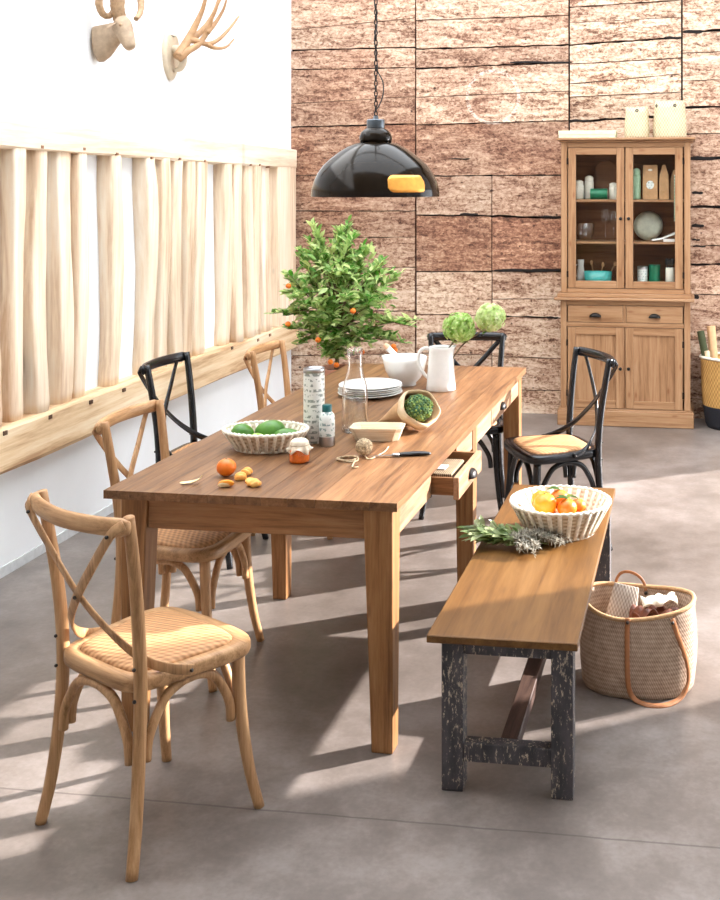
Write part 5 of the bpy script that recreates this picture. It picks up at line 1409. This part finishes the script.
for i, tip in enumerate(tips):
    tip = tip + Vector((rr.uniform(-.035, .035), rr.uniform(-.05, .05), rr.uniform(-.03, .025)))
    st_ = base + Vector((0, 0, rr.uniform(0, .36)))
    if st_.z > tip.z: st_.z = max(pz + .06, tip.z - .02)
    mid_ = st_.lerp(tip, .5) + Vector((rr.uniform(-.04, .04), rr.uniform(-.04, .04), .04))
    path = catmull([st_, mid_, tip], 8)
    sweep(bb, path, circ(1, 5), scales=[.0045 - .0030 * k / len(path) for k in range(len(path))])
    n = 34
    for k in range(n):
        s = .52 + .48 * (k + rr.random()) / n; f_ = s * (len(path) - 1); q = int(min(f_, len(path) - 2)); p = path[q].lerp(path[q + 1], f_ - q)
        d = (path[q + 1] - path[q]).normalized(); a = rr.uniform(0, 6.283)
        w = Vector((math.cos(a), math.sin(a), rr.uniform(-.35, .6)))
        up_ = .9 if tip.z > pz + .62 else .25
        dd = (d * rr.uniform(.1, .7) + w * .8 + Vector((0, 0, up_ * .7 + .25))).normalized()
        L = rr.uniform(.042, .074) * (1.0 if s < .93 else .72)
        leaf(bl, p, dd, (rr.uniform(-.5, .5), rr.uniform(-.8, .2), 1), L, L * rr.uniform(.36, .46), rr.uniform(.05, .4), 3)
for k in range(900):
    z_ = rr.uniform(-1, 1); a = rr.uniform(0, 6.283); q = math.sqrt(1 - z_ * z_) * rr.random() ** .4
    p = W6(340 + 54 * q * math.cos(a), 298 - 62 * z_ * rr.random() ** .4, .24 * q * math.sin(a))
    dd = Vector((rr.uniform(-1, 1), rr.uniform(-1, 1), rr.uniform(-.3, 1.1))).normalized(); L = rr.uniform(.04, .075)
    leaf(bl, p, dd, (rr.uniform(-.8, .8), rr.uniform(-1, .5), 1), L, L * rr.uniform(.34, .46), rr.uniform(.05, .4), 3)
obj('foliage', bl, M['leaf'], t, smooth=True); obj('branches', bb, M['bark'], t, smooth=True)
for (px, py, dy) in ((288.5, 286, -.10), (288, 324, -.12), (330.5, 362, -.12), (336.5, 365, -.10), (353, 311, -.24), (393.5, 346.5, -.06), (395, 350, .02), (362, 352, .06), (318, 340, -.2)):
    p = W6(px, py, dy); bm = B(); blob(bm, p, .0165, 3, (1, 1, .95)); obj('fruit', bm, M['orange'], t, smooth=True)

# ------------------------------------------------------------------ trophies on the left wall
a0 = LW(97, 47, 0); t = thing('ram_head', 'carved pale wooden ram head with curled horns on the white wall', 'wall trophy', a0); o = Vector(a0)
L_ = lambda px, py, off: LW(px, py, off) - o
bm = B()
def rings_tube(secs, n=20):
    path = [s_[0] for s_ in secs]; rings = []
    for i, (c, rz_, ry_) in enumerate(secs):
        tn = (path[min(i + 1, len(path) - 1)] - path[max(i - 1, 0)]).normalized()
        if i == 0: tn = Vector((1, 0, 0)) if secs[0][1] > .09 else tn
        sd = Vector((0, 1, 0)); up_ = tn.cross(sd).normalized() * -1
        rings.append([bm.verts.new(c + sd * (ry_ * math.cos(a)) + up_ * (rz_ * math.sin(a))) for a in [2 * PI * k / n for k in range(n)]])
    for A_, B_ in zip(rings[:-1], rings[1:]):
        for j in range(n): bm.faces.new((A_[j], A_[(j + 1) % n], B_[(j + 1) % n], B_[j]))
    bm.faces.new(rings[0][::-1]); bm.faces.new(rings[-1])
# a wedge-shaped neck leaves the wall, the head hangs from its upper end
rings_tube([(L_(95, 47, .004), .112, .058), (L_(102, 42, .04), .092, .054), (L_(109, 37, .08), .072, .048), (L_(116, 33, .125), .056, .042), (L_(121, 29, .155), .040, .034), (L_(123, 28, .165), .020, .02)])
rings_tube([(L_(117, 20, .13), .018, .020), (L_(118.5, 21, .145), .048, .044), (L_(122, 26, .165), .055, .046), (L_(125, 33, .185), .046, .040), (L_(128, 41, .205), .036, .034), (L_(130.5, 47, .22), .031, .030), (L_(132, 49.5, .228), .018, .018)])
obj('head', bm, M['ramwood'], t, smooth=True, subsurf=1)
for pts, r0 in (([(121, 21, .15), (119, 9, .15), (121, -5, .16), (128, -13, .18), (137, -9, .21), (141, 2, .235), (140, 13, .245), (136, 19, .25)], .030),
                ([(119, 20, .14), (116, 6, .13), (113, -10, .115), (107, -16, .10), (101, -8, .09), (99, 4, .085), (103, 14, .09), (109, 16, .10), (113, 11, .11), (112, 5, .115)], .028)):
    bm = B(); P_ = catmull([LW(*q) - o for q in pts], 6); n_ = len(P_)
    sweep(bm, P_, circ(1, 12), scales=[r0 * (1 - .62 * k / n_) * (1 + .05 * math.cos(k * 2.1)) for k in range(n_)]); obj('horn', bm, M['horn'], t, smooth=True)
for s in (-1, 1):
    bm = B(); leaf(bm, L_(119, 24, .15) + Vector((0, s * .035, 0)), (-.2, s * 1, -.25), (0, 0, 1), .065, .035, .3); obj('ear', bm, M['ramwood'], t, smooth=True, solid=.004)
    bm = B(); blob(bm, L_(124, 27, .18) + Vector((0, s * .036, .006)), .008, 2); obj('eye', bm, M['horn'], t, smooth=True)
a0 = LW(169, 58, 0); t = thing('antler_mount', 'pair of pale antlers on a bleached wooden shield on the white wall', 'wall trophy', a0); o = Vector(a0)
bm = B(); hw = .102
zt_, zb_ = LW(169, 34, 0).z - o.z, LW(171, 81, 0).z - o.z
pr = [(-.62, zt_ * .93), (-.35, zt_), (0, zt_ * .95), (.35, zt_), (.62, zt_ * .93), (.9, zt_ * .45), (.86, 0), (.7, zb_ * .45), (.35, zb_ * .82), (0, zb_), (-.35, zb_ * .82), (-.7, zb_ * .45), (-.86, 0), (-.9, zt_ * .45)]
lo = catmull([(0.001, y * hw, z) for y, z in pr], 3, True)
rings = [[bm.verts.new((x_, p.y * k, p.z * k)) for p in lo] for x_, k in ((0.0, 1.0), (.018, 1.0), (.026, .93))]
for A_, B_ in zip(rings[:-1], rings[1:]):
    for j in range(len(lo)): bm.faces.new((A_[j], A_[(j + 1) % len(lo)], B_[(j + 1) % len(lo)], B_[j]))
bm.faces.new(rings[0][::-1]); bm.faces.new(rings[-1]); 
for v in bm.verts: v.co.x += -.0164 * v.co.y
obj('shield', bm, M['bone'], t, smooth=False, bevel=.003)
bm = B(); tube(bm, [(.02, 0, .05), (.05, 0, .045), (.075, 0, .02), (.085, 0, -.02), (.07, 0, -.06), (.03, 0, -.075)], [.02, .030, .030, .024, .018, .010], 14, 4); obj('skull_cap', bm, M['bone'], t, smooth=True)
ant = [([(178, 57, .085), (184, 47, .10), (190, 36, .12), (197, 22, .15), (203, 8, .18), (208, -12, .22)], .018), ([(187, 41, .11), (196, 36, .13), (206, 26, .16), (214, 13, .19), (219, -2, .22), (222, -18, .25)], .013),
       ([(188, 40, .11), (197, 41, .16), (207, 44, .20), (218, 40, .24), (230, 28, .28), (239, 16, .31)], .012), ([(206, 44, .20), (215, 48, .23), (226, 47, .26), (234, 39, .29)], .009),
       ([(178, 59, .085), (188, 51, .13), (199, 44, .17), (208, 30, .21), (214, 12, .25), (224, -8, .30)], .014), ([(207, 33, .21), (216, 22, .24), (224, 8, .28), (228, -8, .31)], .009)]
for s, (lst) in (('near', ant[:4]), ('far', ant[4:])):
    bm = B()
    for pts, r0 in lst:
        n = len(pts); tube(bm, [L_(*q) - (Vector(a0) - o) if False else LW(*q) - o for q in pts], [1.75 * r0 * (1 - .74 * k / (n - 1)) for k in range(n)], 10, 5)
    obj('antler', bm, M['antler'], t, smooth=True)

# ------------------------------------------------------------------ daylight
w = bpy.data.worlds.new('daylight'); SC.world = w; w.use_nodes = True
bg = w.node_tree.nodes['Background']; bg.inputs[0].default_value = (0.90, 0.95, 1.0, 1); bg.inputs[1].default_value = 4.5
sl = bpy.data.lights.new('sun', 'SUN'); sl.energy = 13.0; sl.angle = math.radians(0.9); sl.color = (1.0, 0.96, 0.93)
so = bpy.data.objects.new('sun', sl); COL.objects.link(so)
el = math.radians(22); dv = -Vector((.85 * math.cos(el), .527 * math.cos(el), math.sin(el)))
so.rotation_euler = dv.to_track_quat('-Z', 'Y').to_euler(); so.location = (4, 9, 5)
cam = bpy.data.cameras.new('camera'); co = bpy.data.objects.new('camera', cam); COL.objects.link(co)
co.location = (0, 0, CH); co.rotation_euler = (PI / 2, 0, YAW)
cam.sensor_fit = 'VERTICAL'; cam.sensor_height = 36; cam.sensor_width = 28.8; cam.lens = FPX / 900 * 36
cam.shift_x = (360 - CX0) / 900; cam.shift_y = -(450 - HY) / 900; cam.clip_start = .05
SC.camera = co
vs = SC.view_settings; vs.view_transform = 'Standard'; vs.look = 'None'; vs.gamma = 1; vs.exposure = 0.62
try: vs.use_curve_mapping = False
except Exception: pass
SC.cycles.use_denoising = True
SC.cycles.max_bounces = 8; SC.cycles.transparent_max_bounces = 16; SC.cycles.diffuse_bounces = 4
SC.cycles.sample_clamp_indirect = 6
